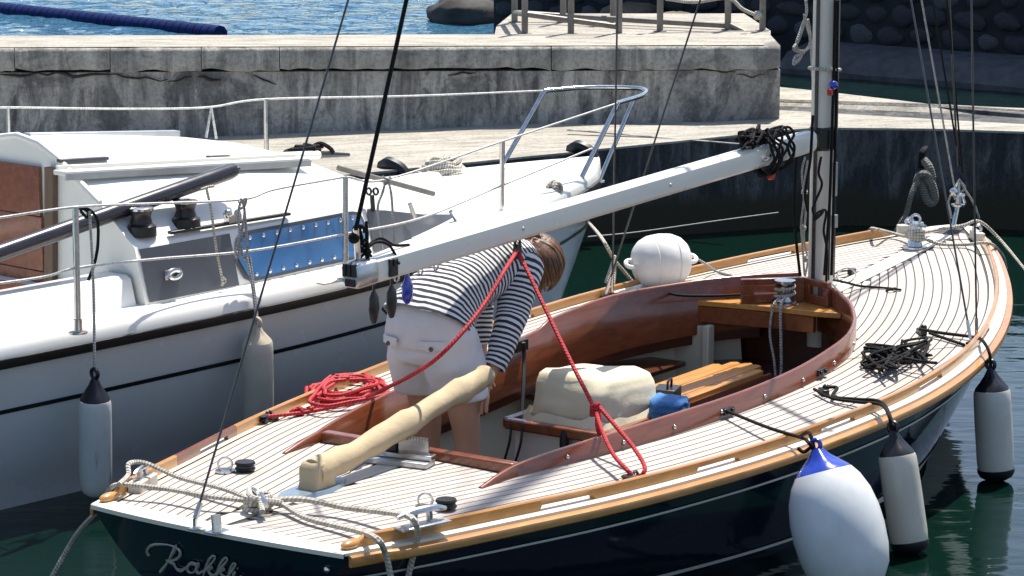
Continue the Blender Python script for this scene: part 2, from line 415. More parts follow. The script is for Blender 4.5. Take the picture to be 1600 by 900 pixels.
# parapet of the pier, running behind the landing stage
def parapet():
    root = empty('pier_parapet', 'thick stained concrete pier wall with cracked cap blocks behind the white boat', 'wall', Matrix.Translation((0, 20, 0)))
    L = lambda P: Vector(P) + Vector((0, -20, 0))
    A = pz(0, 82, 1.1); A2 = A + Vector((-11, -.05, 0)); B = pz(1220, 72, 1.1)
    n = (B - A2).normalized(); back = Vector((-n.y, n.x, 0))
    def at(x): t = (x - A2.x) / (B.x - A2.x); return A2.lerp(B, t)
    # body with an uneven face
    m = MB(); xs = [A2.x + (B.x - A2.x) * i / 150 for i in range(151)]; rows = []
    for x in xs:
        P = at(x); col = []
        for k in range(9):
            z = .3 + (.93 - .3) * k / 8
            d = noise.noise(Vector((x*1.7, z*4, 3))) * .018 + noise.noise(Vector((x*6, z*9, 1))) * .008
            col.append(L((P.x, P.y + d + .012, z)))
        col.append(L((P.x, P.y + .55, .93))); col.append(L((P.x, P.y + .55, .3))); rows.append(col)
    m.loft(rows, True); part('wall_body', m, con_wall, root, ang=60)
    # cap course, cut where the photograph shows open joints
    cuts = [A2.x, pz(-260, 82, 1.1).x, pz(-90, 82, 1.1).x, pz(12, 82, 1.1).x, pz(163, 82, 1.1).x, pz(307, 82, 1.1).x, pz(431, 82, 1.1).x, pz(862, 78, 1.1).x, B.x]
    for i in range(len(cuts)-1):
        x0, x1 = cuts[i] + .003, cuts[i+1] - .003; k = max(6, int((x1-x0)/.06)); rows = []
        low = .93 - random.uniform(-.012, .02)
        for j in range(k+1):
            x = x0 + (x1-x0)*j/k; P = at(x)
            e = noise.noise(Vector((x*5, 0, i))); e2 = noise.noise(Vector((x*13, 4, i)))
            zl = low + e*.026 + e2*.014; pr = -.012 + e2*.005; rd = .022 + .012*e2 + .008*e
            rows.append([L((P.x, P.y+.1, zl)), L((P.x, P.y+pr, zl+.012)), L((P.x, P.y+pr, 1.1-rd)), L((P.x, P.y+pr+rd, 1.1+e*.004)), L((P.x, P.y+.4, 1.1+e2*.004)), L((P.x, P.y+.83, 1.097)), L((P.x, P.y+.85, 1.0)), L((P.x, P.y+.85, zl))])
        m = MB(); m.loft(rows, True); part('cap_block', m, con_cap, root, ang=50)
    # worn light top surface laid on the cap
    m = MB(); rows = []
    for x in xs:
        if x > B.x - .02: break
        P = at(x); e = noise.noise(Vector((x*7, 2, 2)))*.008
        rows.append([L((P.x, P.y+.022+e, 1.106)), L((P.x, P.y+.3, 1.108)), L((P.x, P.y+.6, 1.108)), L((P.x, P.y+.82, 1.105))])
    m.grid(rows); part('wall_top', m, con_top, root, smooth=False)
    # plaster patches and open cracks in the face
    for (u0, v0, u1, v1, wpx) in ((0,118,60,117,4),(60,117,170,119,5),(170,119,262,124,3),(262,127,300,118,3),(310,120,345,128,5),(395,117,432,132,3),(700,118,742,113,3),(1085,108,1150,114,2),(1150,118,1195,117,2)):
        y = at(pz(u0, v0, 1).x).y - .004; P = py(u0, v0, y); Q = py(u1, v1, y); c = MB(); pts = []
        for k in range(9):
            p = P.lerp(Q, k/8); p.z += noise.noise(p*11)*.03; p.y = at(p.x).y + .0; pts.append(L(p))
        c.tube(pts, lambda t, w=wpx: w/228/2*(.35+.65*math.sin(math.pi*min(max(t, .05), .95)))*1.1, 5); part('crack', c, black_r, root)
    return root, A2, B
par, PA, PB = parapet()
# deck of the pier behind the parapet, where the railing stands
pd = MB(); y0 = 20.72
pd.prism([(pz(772, 60, 1.1).x, y0+.16), (PB.x, y0+.2), (PB.x+.03, 21.25), (PB.x-.06, 22.6), (pz(800, 40, 1.1).x, 22.6), (pz(775, 50, 1.1).x, 21.6)], -1.5, 1.092)
platform = solo('pier_platform', pd, con_top, 'pale concrete end of the pier carrying the steel railing', 'pier', smooth=False)

# railing on the pier end
rail = empty('pier_railing', 'weathered tubular steel railing standing on the pier end', 'railing', Matrix.Translation((.8, 20.9, 1.09)))
RL = lambda P: Vector(P) - Vector((.8, 20.9, 1.09))
def rp(u, v, y): return RL(py(u, v, y))
for (u, vb, y) in ((804, 54, 21.9), (820, 56, 21.0), (880, 48, 21.9), (892, 58, 21.0), (967, 57, 21.0), (958, 46, 21.9), (1031, 55, 21.2), (1137, 57, 21.3), (1191, 62, 21.25)):
    b = rp(u, vb, y); b.z = -.004; t = b + Vector((0, 0, .95)); q = MB(); q.tube([b, t], .024, 8); q.lathe(b, (0,0,1), [(0,.05),(.012,.05),(.014,.025)], 10)
    part('post', q, galv, rail)
for pts, y0_, y1_ in ((((804, 20), (880, 25)), 21.9, 21.9), (((880, 25), (1137, 40)), 21.9, 21.3), (((820, 22), (967, 42)), 21.0, 21.0), (((1137, 38), (1191, 64)), 21.3, 21.25), (((804,20),(820,22)),21.9,21.0)):
    q = MB(); a, b = rp(*pts[0], y0_), rp(*pts[1], y1_); q.tube([a, b], .021, 8); part('rail', q, galv, rail)
    if pts[1][0] != 1191: q = MB(); q.tube([a+Vector((0,0,.42)), b+Vector((0,0,.42))], .021, 8); part('rail', q, galv, rail)
q = MB(); q.tube(catmull([py(1040,-2,21.2), py(1085,3,21.2), py(1137,-3,21.28), py(1160,14,21.26), py(1183,24,21.23), py(1190,26,21.2)], 6), .014, 6)
q.ball(py(1184,24,21.2), .035)
solo('railing_rope', q, white_rope, 'pale rope sagging between the posts of the pier railing', 'rope')

# far harbour wall of rounded black stones set in mortar
SW0 = pz(1310, 107, 0); SWd = (pz(1600, 130, 0) - SW0).normalized()
def sw(t, z, out=0): n = Vector((SWd.y, -SWd.x, 0)); return SW0 + SWd*t + n*out + Vector((0, 0, z))
SWn = Vector((SWd.y, -SWd.x, 0))
if SWn.y > 0: SWn = -SWn
stw = empty('stone_harbour_wall', 'dark harbour wall of rounded basalt stones across the water', 'wall', Matrix.Translation(SW0))
basalt = gen('basalt', (.028, .031, .038), .75, var=.55, vs=5, bmp=.6, bs=14)
mortar = gen('dark_mortar', (.018, .020, .025), .95, var=.4, vs=4, bmp=.5, bs=20)
pale_stone = gen('lichened_stone', (.075, .08, .09), .9, var=.5, vs=7, bmp=.5, bs=16)
m = MB()
T0, T1 = -4.3, 8
wl = lambda t, z, out: SWd*t + SWn*out + Vector((0, 0, z))
m.loft([[wl(t, -1, 0), wl(t, 2.1, 0), wl(t, 2.1, -.8), wl(t, -1, -.8)] for t in [T0 + (T1-T0)*i/10 for i in range(11)]], True); part('wall_core', m, mortar, stw, smooth=False)
fo = MB(); rows = []
for i in range(50):
    t = -.3 + (T1+.3)*i/49; e = noise.noise(Vector((t*2, 0, 0)))*.05
    rows.append([wl(t, -1, .75+e), wl(t, .05+e*.3, .7+e), wl(t, .20+e*.4, .5+e), wl(t, .27, -.05), wl(t, -1, -.05)])
fo.loft(rows, True); part('footing', fo, pale_stone, stw)
proto = []
for k in range(10):
    s = MB(); s.ball((0, 0, 0), (1, 1, 1), 10, 6); me = s.mesh('stone')
    for v in me.vertices:
        d = 1 + .28*noise.noise(v.co*1.4 + Vector((k*7, 0, 0))); v.co *= d
        if v.co.z > .55: v.co.z = .55 + (v.co.z-.55)*.35
    me.materials.append(pale_stone if k == 3 else basalt); proto.append(me)
Bw = Matrix((SWd, SWn.cross(SWd) * 1.0, SWn)).transposed().to_4x4()
cnt = 0; zrow = .36; row = 0
while zrow < 1.35 and cnt < 290:
    t = T0 + .1*random.random() + (row % 2)*.14
    while t < 4.6 and cnt < 290:
        wv = random.uniform(.12, .21); hv = random.uniform(.085, .115)
        o = bpy.data.objects.new('stone', random.choice(proto)); COL.objects.link(o); o.parent = stw
        o.matrix_local = Matrix.Translation(wl(t + wv, zrow + random.uniform(-.02, .02), random.uniform(-.03, .0))) @ Bw @ Matrix.Rotation(random.uniform(-.3, .3), 4, 'Z') @ Matrix.Diagonal((wv*.95, hv, .085, 1))
        t += wv*2 + random.uniform(.0, .05); cnt += 1
    zrow += .2; row += 1

# boulders at the foot of the wall
def rock(u, v, z, size, seed, lab, m=basalt):
    s = MB(); s.ball((0, 0, 0), (1, 1, 1), 26, 18); me_ = s
    out = []
    for p in s.v:
        q = Vector(p); d = 1 + .30*noise.noise(q*1.1+Vector((seed*5, 1, 0))) + .14*noise.noise(q*2.7+Vector((seed, 9, 0))) + .06*noise.noise(q*6+Vector((0, seed, 0)))
        out.append(Vector((q.x*d*size[0], q.y*d*size[1], q.z*d*size[2])))
    s.v = out; P = pz(u, v, z)
    return solo('boulder', s, m, lab, 'rock', 'boulders by the pier end', Matrix.Translation(P), ang=80)
rock_m = gen('dark_wet_rock', (.055, .052, .048), .8, var=.75, vs=3.2, bmp=.8, bs=9)
rock(722, 22, .12, (.40, .4, .22), 1, 'big rounded dark boulder standing in the sea beside the pier', rock_m)
rock(805, 22, .10, (.36, .5, .32), 2, 'dark boulder touching the sea behind the railing end', rock_m)
rock(862, 30, .12, (.40, .4, .2), 3, 'low dark boulder behind the first railing posts', rock_m)
rock(985, 34, .35, (.35, .3, .2), 4, 'brownish boulder behind the middle of the railing', gen('brown_rock', (.13, .105, .08), .9, var=.6, vs=5, bmp=.7, bs=10))
rock(1055, 40, .4, (.26, .3, .14), 5, 'tan boulder below the stone wall behind the railing', gen('tan_rock', (.20, .16, .12), .9, var=.6, vs=6, bmp=.7, bs=10))
rock(1105, 44, .4, (.22, .25, .1), 6, 'flat tan boulder beside the sloping end rail', rock_m)

# blue floating barrier out on the water
bb = empty('floating_barrier', 'long blue floating barrier on the open water beyond the pier', 'barrier', Matrix.Translation(pz(0, 24, 0)))
b0 = pz(-60, 17, 0); b1 = pz(345, 62, 0); o0 = pz(0, 24, 0)
blue_bar = gen('blue_barrier_plastic', (.004, .018, .10), .75, var=.4, vs=8, spec=.15)
nseg = 40
for i in range(nseg):
    a = b0.lerp(b1, i/nseg) - o0; c = b0.lerp(b1, (i+.985)/nseg) - o0
    q = MB(); q.tube([a+Vector((0,0,.05)), a.lerp(c, .04)+Vector((0,0,.05)), a.lerp(c, .96)+Vector((0,0,.05)), c+Vector((0,0,.05))], lambda t: .105 if .2 < t < .8 else .085, 10); part('float', q, blue_bar, bb)
q = MB(); q.tube([b0-o0+Vector((0,0,.06)), b1-o0+Vector((0,0,.06))], .02, 6); part('cable', q, navy_vinyl, bb)

# weathered mooring rope hanging on the quay face beyond the bow
q = MB(); Y = 18.55
q.tube(catmull([py(1447, 232, Y), py(1441, 240, Y-.06), py(1440, 262, Y-.05)], 5), .022, 7)
solo('mooring_ring_strop', q, black_rope, 'black strop holding the old rope on the quay face', 'strop')
q = MB()
q.tube(catmull([py(1443,250,Y-.06), py(1452,262,Y-.1), py(1456,280,Y-.1), py(1446,272,Y-.13), py(1436,276,Y-.1), py(1432,288,Y-.1)], 6), .028, 8)
q.tube(catmull([py(1444,268,Y-.12), py(1456,290,Y-.12), py(1460,312,Y-.1), py(1452,316,Y-.1), py(1445,300,Y-.1), py(1440,280,Y-.08)], 6), .030, 8)
q.tube(catmull([py(1434,280,Y-.1), py(1424,305,Y-.15), py(1416,335,Y-.12), py(1408,348,Y-.12), py(1397,368,Y-.10)], 6), .018, 7)
solo('old_mooring_rope', q, old_rope, 'frayed thick rope knotted on the dark quay face beyond the bow', 'rope')

# ------------------------------------------------------------ the blue day-sailer (x forward from the transom, y to port, z from the water)
boat = empty('day_sailer', 'navy blue wooden day sailer with laid teak deck and open mahogany cockpit', 'sailboat', MN)
bN = herm([(0,.575),(.3,.672),(.7,.782),(1.2,.915),(1.9,1.045),(2.6,1.12),(3.3,1.145),(4.0,1.06),(4.7,.845),(5.3,.555),(5.75,.27),(6.0,.06),(6.04,.0)])
def sh(x): return .48 + (.263*((x-1.8)/4.25)**2 if x > 1.8 else .022*((1.8-x)/1.8)**2)
def dzk(x, y): b = max(bN(x), .02); return sh(x) + .035*min(1, b)*(1-min(1, (y/b)**2))
def xt(y): return -.085*(1-min(1.0, (y/.575)**2))
def Wp(x, y, up=0.0): return Vector((x + xt(y)*max(0.0, 1-x/.6), y, dzk(x, y) + up))
coam = herm([(1.18,.455),(1.6,.53),(2.2,.60),(2.8,.648),(3.3,.655),(3.65,.61),(3.95,.49),(4.2,.325),(4.36,.15),(4.44,.02)])
ctop = herm([(.95,.505),(1.05,.53),(1.18,.55),(1.4,.568),(1.9,.585),(2.45,.592),(3.0,.612),(3.3,.635),(3.7,.66),(4.0,.67),(4.44,.70)])
CX0, CX1 = 1.2, 4.44
offy = herm([(1.0,0),(2.9,0),(3.4,.02),(4.0,.06),(4.44,.075)])
def cm(x, sd): return coam(x)+sd*offy(x)
# hull
zb = herm([(0,.12),(.4,.02),(.9,-.08),(1.6,-.22),(2.8,-.5),(3.6,-.42),(4.3,-.25),(4.9,-.10),(5.35,.02),(5.7,.25),(5.95,.58),(6.04,.742)])
ph = herm([(0,.36),(.9,.28),(1.6,.245),(2.8,.206),(3.6,.27),(4.3,.37),(4.9,.45),(5.35,.52),(6.04,.62)])
def hy(x, z):
    s0 = zb(x); s1 = sh(x)
    if z <= s0: return 0.0
    return bN(x)*min(1.0, ((z-s0)/(s1-s0)))**ph(x)
def rake(x, z): return .22*(sh(x)-z)*max(0.0, 1-x/1.0)
ss = [0, .004, .012, .03, .06, .11, .18, .28, .4, .53, .66, .78, .88, .95, 1.0]
xs = [6.04*i/72 for i in range(73)]
for i in range(len(xs)): xs[i] = min(xs[i], 6.035)
rows = []
for x in xs:
    z0, z1 = zb(x), sh(x); r = []
    for s in reversed(ss): z = z0+(z1-z0)*s; r.append((x+rake(x, z), hy(x, z), z))
    for s in ss[1:]: z = z0+(z1-z0)*s; r.append((x+rake(x, z), -hy(x, z), z))
    rows.append(r)
h = MB(); h.grid(rows); hull = part('hull', h, navy, boat, ang=70)
t = MB(); rows = []
for s in ss:
    z = zb(0)+(sh(0)-zb(0))*s; yb = hy(0, z); r = []
    for k in range(17):
        y = yb*(-1+k/8); f = y/max(yb, 1e-4)
        r.append((rake(0, z) - .085*(1-f*f)*(.35+.65*s), y, z + .02*(1-f*f)*s))
    rows.append(r)
t.grid(rows); part('transom', t, navy, boat)
def strip(z0f, z1f, side, m, name, off=.004, xa=.0, xb=6.0, n=60):
    g = MB(); rw = []
    for i in range(n+1):
        x = xa+(xb-xa)*i/n
        r = []
        for k in range(4):
            z = z0f(x)+(z1f(x)-z0f(x))*k/3; r.append((x+rake(x, z)+(.004 if x > 5.9 else 0), side*(hy(x, z)+off), z))
        rw.append(r)
    g.grid(rw); return part(name, g, m, boat)
stripe_m = gen('cream_stripe', (.66, .66, .60), .4, var=.1)
for sd in (1, -1):
    strip(lambda x: sh(x)-.118, lambda x: sh(x)-.108, sd, stripe_m, 'cove_stripe', xa=.02)
    bt = herm([(0,.05),(1.5,.045),(3.0,.045),(3.6,.035),(4.2,.03),(4.8,.05),(5.3,.12),(5.6,.22)])
    bh = herm([(0,.018),(1.5,.018),(3.0,.025),(3.6,.06),(4.2,.11),(4.8,.16),(5.6,.17)])
    strip(lambda x: bt(x), lambda x: bt(x)+bh(x), sd, stripe_m, 'boot_stripe', xa=.5, xb=5.55, off=.005)
    # rubbing strake
    g = MB(); rw = []
    for i in range(91):
        x = .015+5.96*i/90; y = bN(x)+.002; z = sh(x)-.012; e = 1 if 2 < i < 89 else .45
        pr = [(0,-.032),(.016,-.036),(.030,-.028),(.034,-.012),(.030,.0),(.014,.006),(0,.006)]
        rw.append([(x, sd*(y+a*e), z+c) for a, c in pr])
    g.loft(rw); part('rubbing_strake', g, varnish, boat)
# covering boards, white edge strip, toe rails
for sd in (1, -1):
    g = MB(); rw = []
    for i in range(91):
        x = .0+6.0*i/90; b = bN(x); sec = 1.0; iw = min(.088, b*.98)
        rw.append([(x, sd*(b+.001), sh(x)-.006), (x, sd*(b+.001), sh(x)+.004), Wp(x, sd*(b-.03*min(1, b/.1)), .005), Wp(x, sd*max(b-iw, .001), .003)])
    g.grid(rw); part('covering_board', g, off_white, boat)
def toe(sd, xa, xb, m, scup, name='toe_rail', h=.046, ta=True, tb=True):
    n = max(4, int((xb-xa)/.05)); sect = []
    xsx = sorted(set([xa+(xb-xa)*i/n for i in range(n+1)] + [q for s in scup for q in (s[0]-.012, s[0], s[1], s[1]+.012) if xa < q < xb]))
    g = MB(); rw = []
    for x in xsx:
        b = bN(x); o = min(.036, b*.4); iw = min(.06, b*.7)
        inn = any(s[0]-.001 <= x <= s[1]+.001 for s in scup); lo = .024 if inn else .002
        endf = min(1, (x-xa)/.06+.35 if ta else 1, (xb-x)/.06+.35 if tb else 1)
        z = dzk(x, b-.04)
        rw.append([(x, sd*(b-o), z+lo), (x, sd*(b-o-.002), z+h*endf-.004), (x, sd*(b-o-.006), z+h*endf), (x, sd*(b-iw+.004), z+h*endf), (x, sd*(b-iw), z+h*endf-.004), (x, sd*(b-iw), z+lo)])
    g.loft(rw); return part(name, g, m, boat)
scs = [(.88+.80*k, 1.12+.80*k) for k in range(6)]
toe(-1, .08, 5.72, varnish, scs)
toe(1, .10, .62, varnish, [], tb=False); toe(1, .622, 1.14, mahog, [(.82,1.06)], ta=False, tb=False); toe(1, 1.142, 5.70, varnish, [(s[0]+.08, s[1]+.08) for s in scs[1:]], ta=False)
for sd in (1, -1):
    k = MB(); k.ball(Wp(.075, sd*(bN(.07)-.048), .016), (.05, .024, .018), 12, 8); part('rail_end_knob', k, varnish, boat)
# deck base (black caulking), transom board and king planks
for sd in (1, -1):
    for xa, xb, lim, n in ((0, CX0, lambda x: 0, 14), (CX0, CX1, lambda x: cm(x, sd), 40), (CX1, 6.0, lambda x: 0, 20)):
        g = MB(); g.grid([[Wp(x, sd*(lim(x)+(max(bN(x)-.03, lim(x))-lim(x))*k/6), -.004) for k in range(7)] for x in [xa+(xb-xa)*i/n for i in range(n+1)]]); part('deck_base', g, caulk, boat)
g = MB(); g.grid([[Wp(x, bN(x)*(-1+k/12), .004 if j else .002) for k in range(25)] for j, x in enumerate((-.004, .004, .078))])
g.grid([[Wp(-.004, bN(0)*(-1+k/12), u) for k in range(25)] for u in (-.014, .002)]); part('transom_board', g, off_white, boat)
for xa, xb, hw in ((.09, 1.19, .042), (4.50, 5.80, .05)):
    g = MB(); n = 16; g.loft([[Wp(x, -hw, -.003), Wp(x, -hw, .0015), Wp(x, hw, .0015), Wp(x, hw, -.003)] for x in [xa+(xb-xa)*i/n for i in range(n+1)]]); part('king_plank', g, teak_king, boat)
# swept teak planks
PW, GAP = .0435, .0062
def slope(x): return (bN(x+.01)-bN(x-.01))/.02
def lim_in(x, sd):
    if x <= CX0-.01 or x >= CX1: return .046 if x < CX0 else .054
    return max(cm(x, sd)+.012, .054)
for sd in (1, -1):
    for k in range(28):
        da = .090+k*PW; db = da+PW-GAP; run = []; runs = []
        x = .085
        while x < 5.86:
            sec = min(1.7, math.sqrt(1+slope(x)**2)) if x > .1 else math.sqrt(1+slope(.1)**2)
            yo = bN(x)-da*sec; yi = max(bN(x)-db*sec, lim_in(x, sd))
            if yo-yi > .005: run.append((x, yo, yi))
            else:
                if len(run) > 2: runs.append(run)
                run = []
            x += .055 if (1.05 < x < 1.3 or x > 3.4) else .11
        if len(run) > 2: runs.append(run)
        for rn in runs:
            if rn[-1][0]-rn[0][0] < .12: continue
            g = MB(); g.loft([[Wp(x, sd*yo, -.003), Wp(x, sd*yo, .0), Wp(x, sd*yi, .0), Wp(x, sd*yi, -.003)] for x, yo, yi in rn], True)
            part('deck_plank', g, teak, boat, smooth=False)

# coaming
for sd in (1, -1):
    g = MB(); rw = []
    xq = [.97+ (4.45-.97)*i/80 for i in range(81)]
    for x in xq:
        y = cm(x, sd) if x > 1.18 else .455-(1.18-x)*.02
        top = ctop(x)
        if sd > 0 and x > 3.08: top += .022*min(1, (x-3.08)/.05)
        dsl = (cm(min(x+.02, 4.44), sd)-cm(max(x-.02, 1.18), sd))/.04 if x > 1.2 else .02
        L = math.sqrt(1+dsl*dsl); nx_, ny_ = -dsl/L, 1/L
        lo = dzk(x, y)-(.15 if x > 1.2 else .0)
        if x < 1.0: top = lo+.006
        th = .022
        rw.append([(x, sd*y, lo), (x, sd*y, top-.006), (x+nx_*.006, sd*(y+ny_*.006), top), (x+nx_*(th-.006), sd*(y+ny_*(th-.006)), top), (x+nx_*th, sd*(y+ny_*th), top-.006), (x+nx_*th, sd*(y+ny_*th), lo)])
    g.loft(rw); part('coaming', g, mahog, boat, ang=50)
    # carlin under the coaming, under-deck shade put into its dark colour, cream liner and seat riser below
    g = MB(); rw = []; g2 = MB(); rw2 = []
    for i in range(61):
        x = 1.2+3.15*i/60; y = cm(x, sd)+.03; z = dzk(x, y)
        rw.append([(x, sd*(y-.006), z-.09), (x, sd*(y-.004), z-.20), (x, sd*(y+.02), z-.205), (x, sd*(y+.03), z-.08)])
        lim = lambda yy, zz_: min(yy, max(hy(x, zz_)-.02, .02)); rw2.append([(x, sd*lim(y+.10, z-.06), z-.06), (x, sd*lim(y+.10, z-.22), z-.22), (x, sd*lim(y+.085, .2), .20), (x, sd*lim(y+.02, .0), -.01)])
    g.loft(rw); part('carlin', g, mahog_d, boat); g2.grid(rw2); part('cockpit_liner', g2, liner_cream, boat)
    for i in range(9):
        x = 1.45+.32*i; x = min(x, 4.2)
        q = ny(0, 0, 0); b = MB(); y = cm(x, sd)+.024; z = dzk(x, y)+.03
        b.lathe((x, sd*y, z), (0, sd, 0), [(0,.009),(.003,.009),(.007,.006),(.009,.001)], 10); part('screw_head', b, stainless, boat)
# sole, end walls, aft beam
sw_ = [(x, min(coam(x)+.08, hy(x, .0)-.02)) for x in [1.2+3.2*i/16 for i in range(17)]]
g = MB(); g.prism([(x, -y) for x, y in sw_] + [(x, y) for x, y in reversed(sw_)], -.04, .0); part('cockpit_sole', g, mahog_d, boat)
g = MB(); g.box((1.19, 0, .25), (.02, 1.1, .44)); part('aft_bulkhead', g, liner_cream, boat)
g = MB(); g.bar((1.215, .455, .525), (1.215, -.455, .525), .05, .05); part('aft_beam', g, mahog, boat, bevel=.008)
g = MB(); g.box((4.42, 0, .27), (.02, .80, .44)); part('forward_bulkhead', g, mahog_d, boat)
for y0, y1 in ((.42, .68), (-.68, -.42)):
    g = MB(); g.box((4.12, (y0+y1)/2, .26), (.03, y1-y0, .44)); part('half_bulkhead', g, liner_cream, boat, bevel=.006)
    g = MB(); g.box((4.10, (.40 if y0 > 0 else -.40), .26), (.06, .035, .46)); part('bulkhead_post', g, liner_cream, boat, bevel=.006)
# rounded shelf in front of the mast
g = MB(); g.prism([(4.40+.0*a, 0) if False else (4.42-.42*math.sin(math.pi*a/14)**.8, .52*math.cos(math.pi*a/14)) for a in range(15)], .26, .285); part('round_shelf', g, mahog_d, boat, bevel=.006)
# thwart at the mast
g = MB(); tp = [nz(1118, 466, .60), nz(1185, 457, .60), nz(1240, 450, .60)]
poly = [(4.10,.50),(4.17,.44),(4.27,.35),(4.40,.17),(4.42,.07),(4.40,-.03),(4.31,-.15),(4.21,-.245),(4.18,-.12),(4.17,.07),(4.14,.28)]
g.prism(poly, .575, .602); part('mast_thwart', g, seat_wood, boat, bevel=.004)
g = MB(); g.prism([(p[0]-.006, p[1]) for p in poly[8:]] + [(4.10,.50),(4.12,.48)] + [(p[0]+.02, p[1]) for p in reversed(poly[8:])], .50, .574); part('thwart_beam', g, mahog, boat)
for y in (.36, .26, .16, .04, -.08):
    g = MB(); g.lathe((4.21, y, .6015), (0,0,1), [(0,.008),(.002,.007),(.003,.001)], 8); part('screw_head', g, mahog_d, boat)
# slotted rope guides meeting in a point behind the mast
for a, b in (((4.365,.035),(4.15,.255)), ((4.365,.025),(4.30,-.135))):
    A, B = Vector((*a, .602)), Vector((*b, .602)); H = .118; d = (B-A); g = MB()
    g.bar(A+Vector((0,0,.022)), B+Vector((0,0,.022)), .026, .044); g.bar(A+Vector((0,0,H-.016)), B+Vector((0,0,H-.016)), .026, .032)
    for s0, s1 in ((0, .22), (.8, 1)): g.bar(A+d*s0+Vector((0,0,H*.55)), A+d*s1+Vector((0,0,H*.55)), .0262, H*.42)
    part('rope_guide', g, mahog, boat, bevel=.004)
# engine box and centre casing
g = MB(); g.box((2.47, 0, .215), (.56, .44, .37)); part('engine_box', g, white_gel, boat, bevel=.015)
for a, b in (((2.17,.24),(2.17,-.24)), ((2.77,.24),(2.77,-.24)), ((2.17,.24),(2.77,.24)), ((2.17,-.24),(2.77,-.24))):
    g = MB(); g.bar((*a,.42), (*b,.42), .045, .045); part('box_rim', g, mahog, boat, bevel=.008)
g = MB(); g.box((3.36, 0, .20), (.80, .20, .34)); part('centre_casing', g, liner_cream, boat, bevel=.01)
for i in range(5):
    y0 = -.135+.054*i; y1 = y0+.0525; xe = 3.80-.10*abs(i-2)/2*abs(i-2)*.5
    g = MB(); g.prism([(2.93,y0),(xe-.02,y0),(xe,(y0+y1)/2),(xe-.02,y1),(2.93,y1)], .385, .412+.002*(i % 2)); part('seat_slat', g, seat_wood, boat, bevel=.003)
g = MB(); g.bar((2.93,-.137,.365), (3.74,-.137,.365), .015, .05); part('seat_trim', g, mahog, boat)
g = MB(); g.bar((2.93,.137,.365), (3.74,.137,.365), .015, .05); part('seat_trim', g, mahog, boat)
# starboard side benches, in shade under the side deck
for sd in (1, -1):
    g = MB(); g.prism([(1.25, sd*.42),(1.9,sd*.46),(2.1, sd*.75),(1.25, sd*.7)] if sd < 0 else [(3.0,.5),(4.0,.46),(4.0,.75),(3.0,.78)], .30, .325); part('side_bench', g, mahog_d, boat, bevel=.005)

# tiller under a canvas cover, rudder head, helm bracket
T0_ = Vector((.56, .0, .585)); T1_ = Vector((1.70, .02, .735))
path = catmull([T0_, Vector((.80,.0,.605)), Vector((1.15,.005,.655)), Vector((1.45,.012,.700)), T1_], 8)
def trad(t): return .052 - .010*t + .004*math.sin(t*17) + .003*math.sin(t*41) if t < .965 else .04
g = MB(); g.tube(path, trad, 16); tl = part('tiller_cover', g, canvas, boat)
for v in tl.data.vertices:
    d = noise.noise(v.co*14)*.006 + noise.noise(v.co*Vector((6,30,30)))*.003; v.co.z += d; v.co.y += d*.6
g = MB(); g.lathe((1.69,.02,.735), (.98,0,.12), [(-.03,.036),(0,.046),(.02,.04),(.03,.015)], 14); part('tiller_end', g, canvas, boat)
g = MB(); g.loft([[(x+dx, y, z) for x, y in ((-.055*w_,-.045),(.055*w_,-.045),(.055*w_,.045),(-.055*w_,.045))] for z, w_, dx in ((.52,1.25,0),(.55,1.0,0),(.60,1.0,.0),(.628,.8,.01))]); 
for i, p in enumerate(g.v): g.v[i] = p + Vector((.585, 0, 0))
part('rudder_head_cover', g, canvas, boat, bevel=.012)
g = MB(); g.loft([[Wp(x, hw*q, z) for q, z in ((-1,.0),(-.9,.014),(.9,.014),(1,.0))] for x, hw in ((.40,.02),(.46,.06),(.58,.075),(.68,.055),(.74,.015))]); part('rudder_cap_plate', g, gen('pale_blue_metal', (.33,.40,.46), .3, .6, var=.15), boat)
g = MB(); a = Wp(1.04, .105, .012); b = Wp(1.09, -.15, .012); g.bar(a, b, .085, .022); trv = part('traveller_base', g, alloy, boat, bevel=.004)
g = MB(); g.bar(a+Vector((.02,0,.022)), b+Vector((.02,0,.022)), .05, .02); part('traveller_track', g, stainless, boat, bevel=.003)
g = MB(); a2 = a.lerp(b,.42)+Vector((.03,0,.03)); b2 = a.lerp(b,.9)+Vector((.03,0,.03)); g.bar(a2+Vector((0,0,.025)), b2+Vector((0,0,.025)), .012, .05)
for i in range(10): p = a2.lerp(b2, (i+.5)/10); g.box(p+Vector((0,0,.056)), (.012, .011, .014))
part('toothed_bracket', g, stainless, boat)
g = MB(); g.box(a2+Vector((0,.03,.03)), (.05,.05,.06)); g.box(a2+Vector((.01,.02,.078)), (.035,.03,.04)); part('bracket_clamp', g, black_p, boat, bevel=.006)

# deck fittings aft
def cleat(P, d, parent, s=1.0, m=stainless, name='cleat'):
    d = Vector(d).normalized(); g = MB(); up = Vector((0,0,1)); P = Vector(P)
    for e in (-.03, .03): g.tube([P+d*e*s, P+d*e*s*.85+up*.035*s], .010*s, 8)
    g.tube(catmull([P-d*.085*s+up*.034*s, P-d*.04*s+up*.042*s, P+d*.04*s+up*.042*s, P+d*.085*s+up*.034*s], 4), lambda t: .011*s*(1-.45*abs(2*t-1)**2), 8)
    g.bar(P-d*.06*s+up*.003, P+d*.06*s+up*.003, .035*s, .008); return part(name, g, m, parent)
cleat(Wp(.27, -.02, .002), (.55, .75, 0), boat, 1.35)
bk_ = MB(); c = Wp(.28, .575, .02); bk_.box(c, (.16, .055, .045), Matrix.Rotation(.33, 3, 'Z')); part('cleat_block', bk_, teak_king, boat, bevel=.004)
c2 = c+Vector((0,0,.022)); cleat(c2, (1,.3,0), boat, .9)
cleat(Wp(.33, -.66, .048), (1,-.28,0), boat, 1.25)
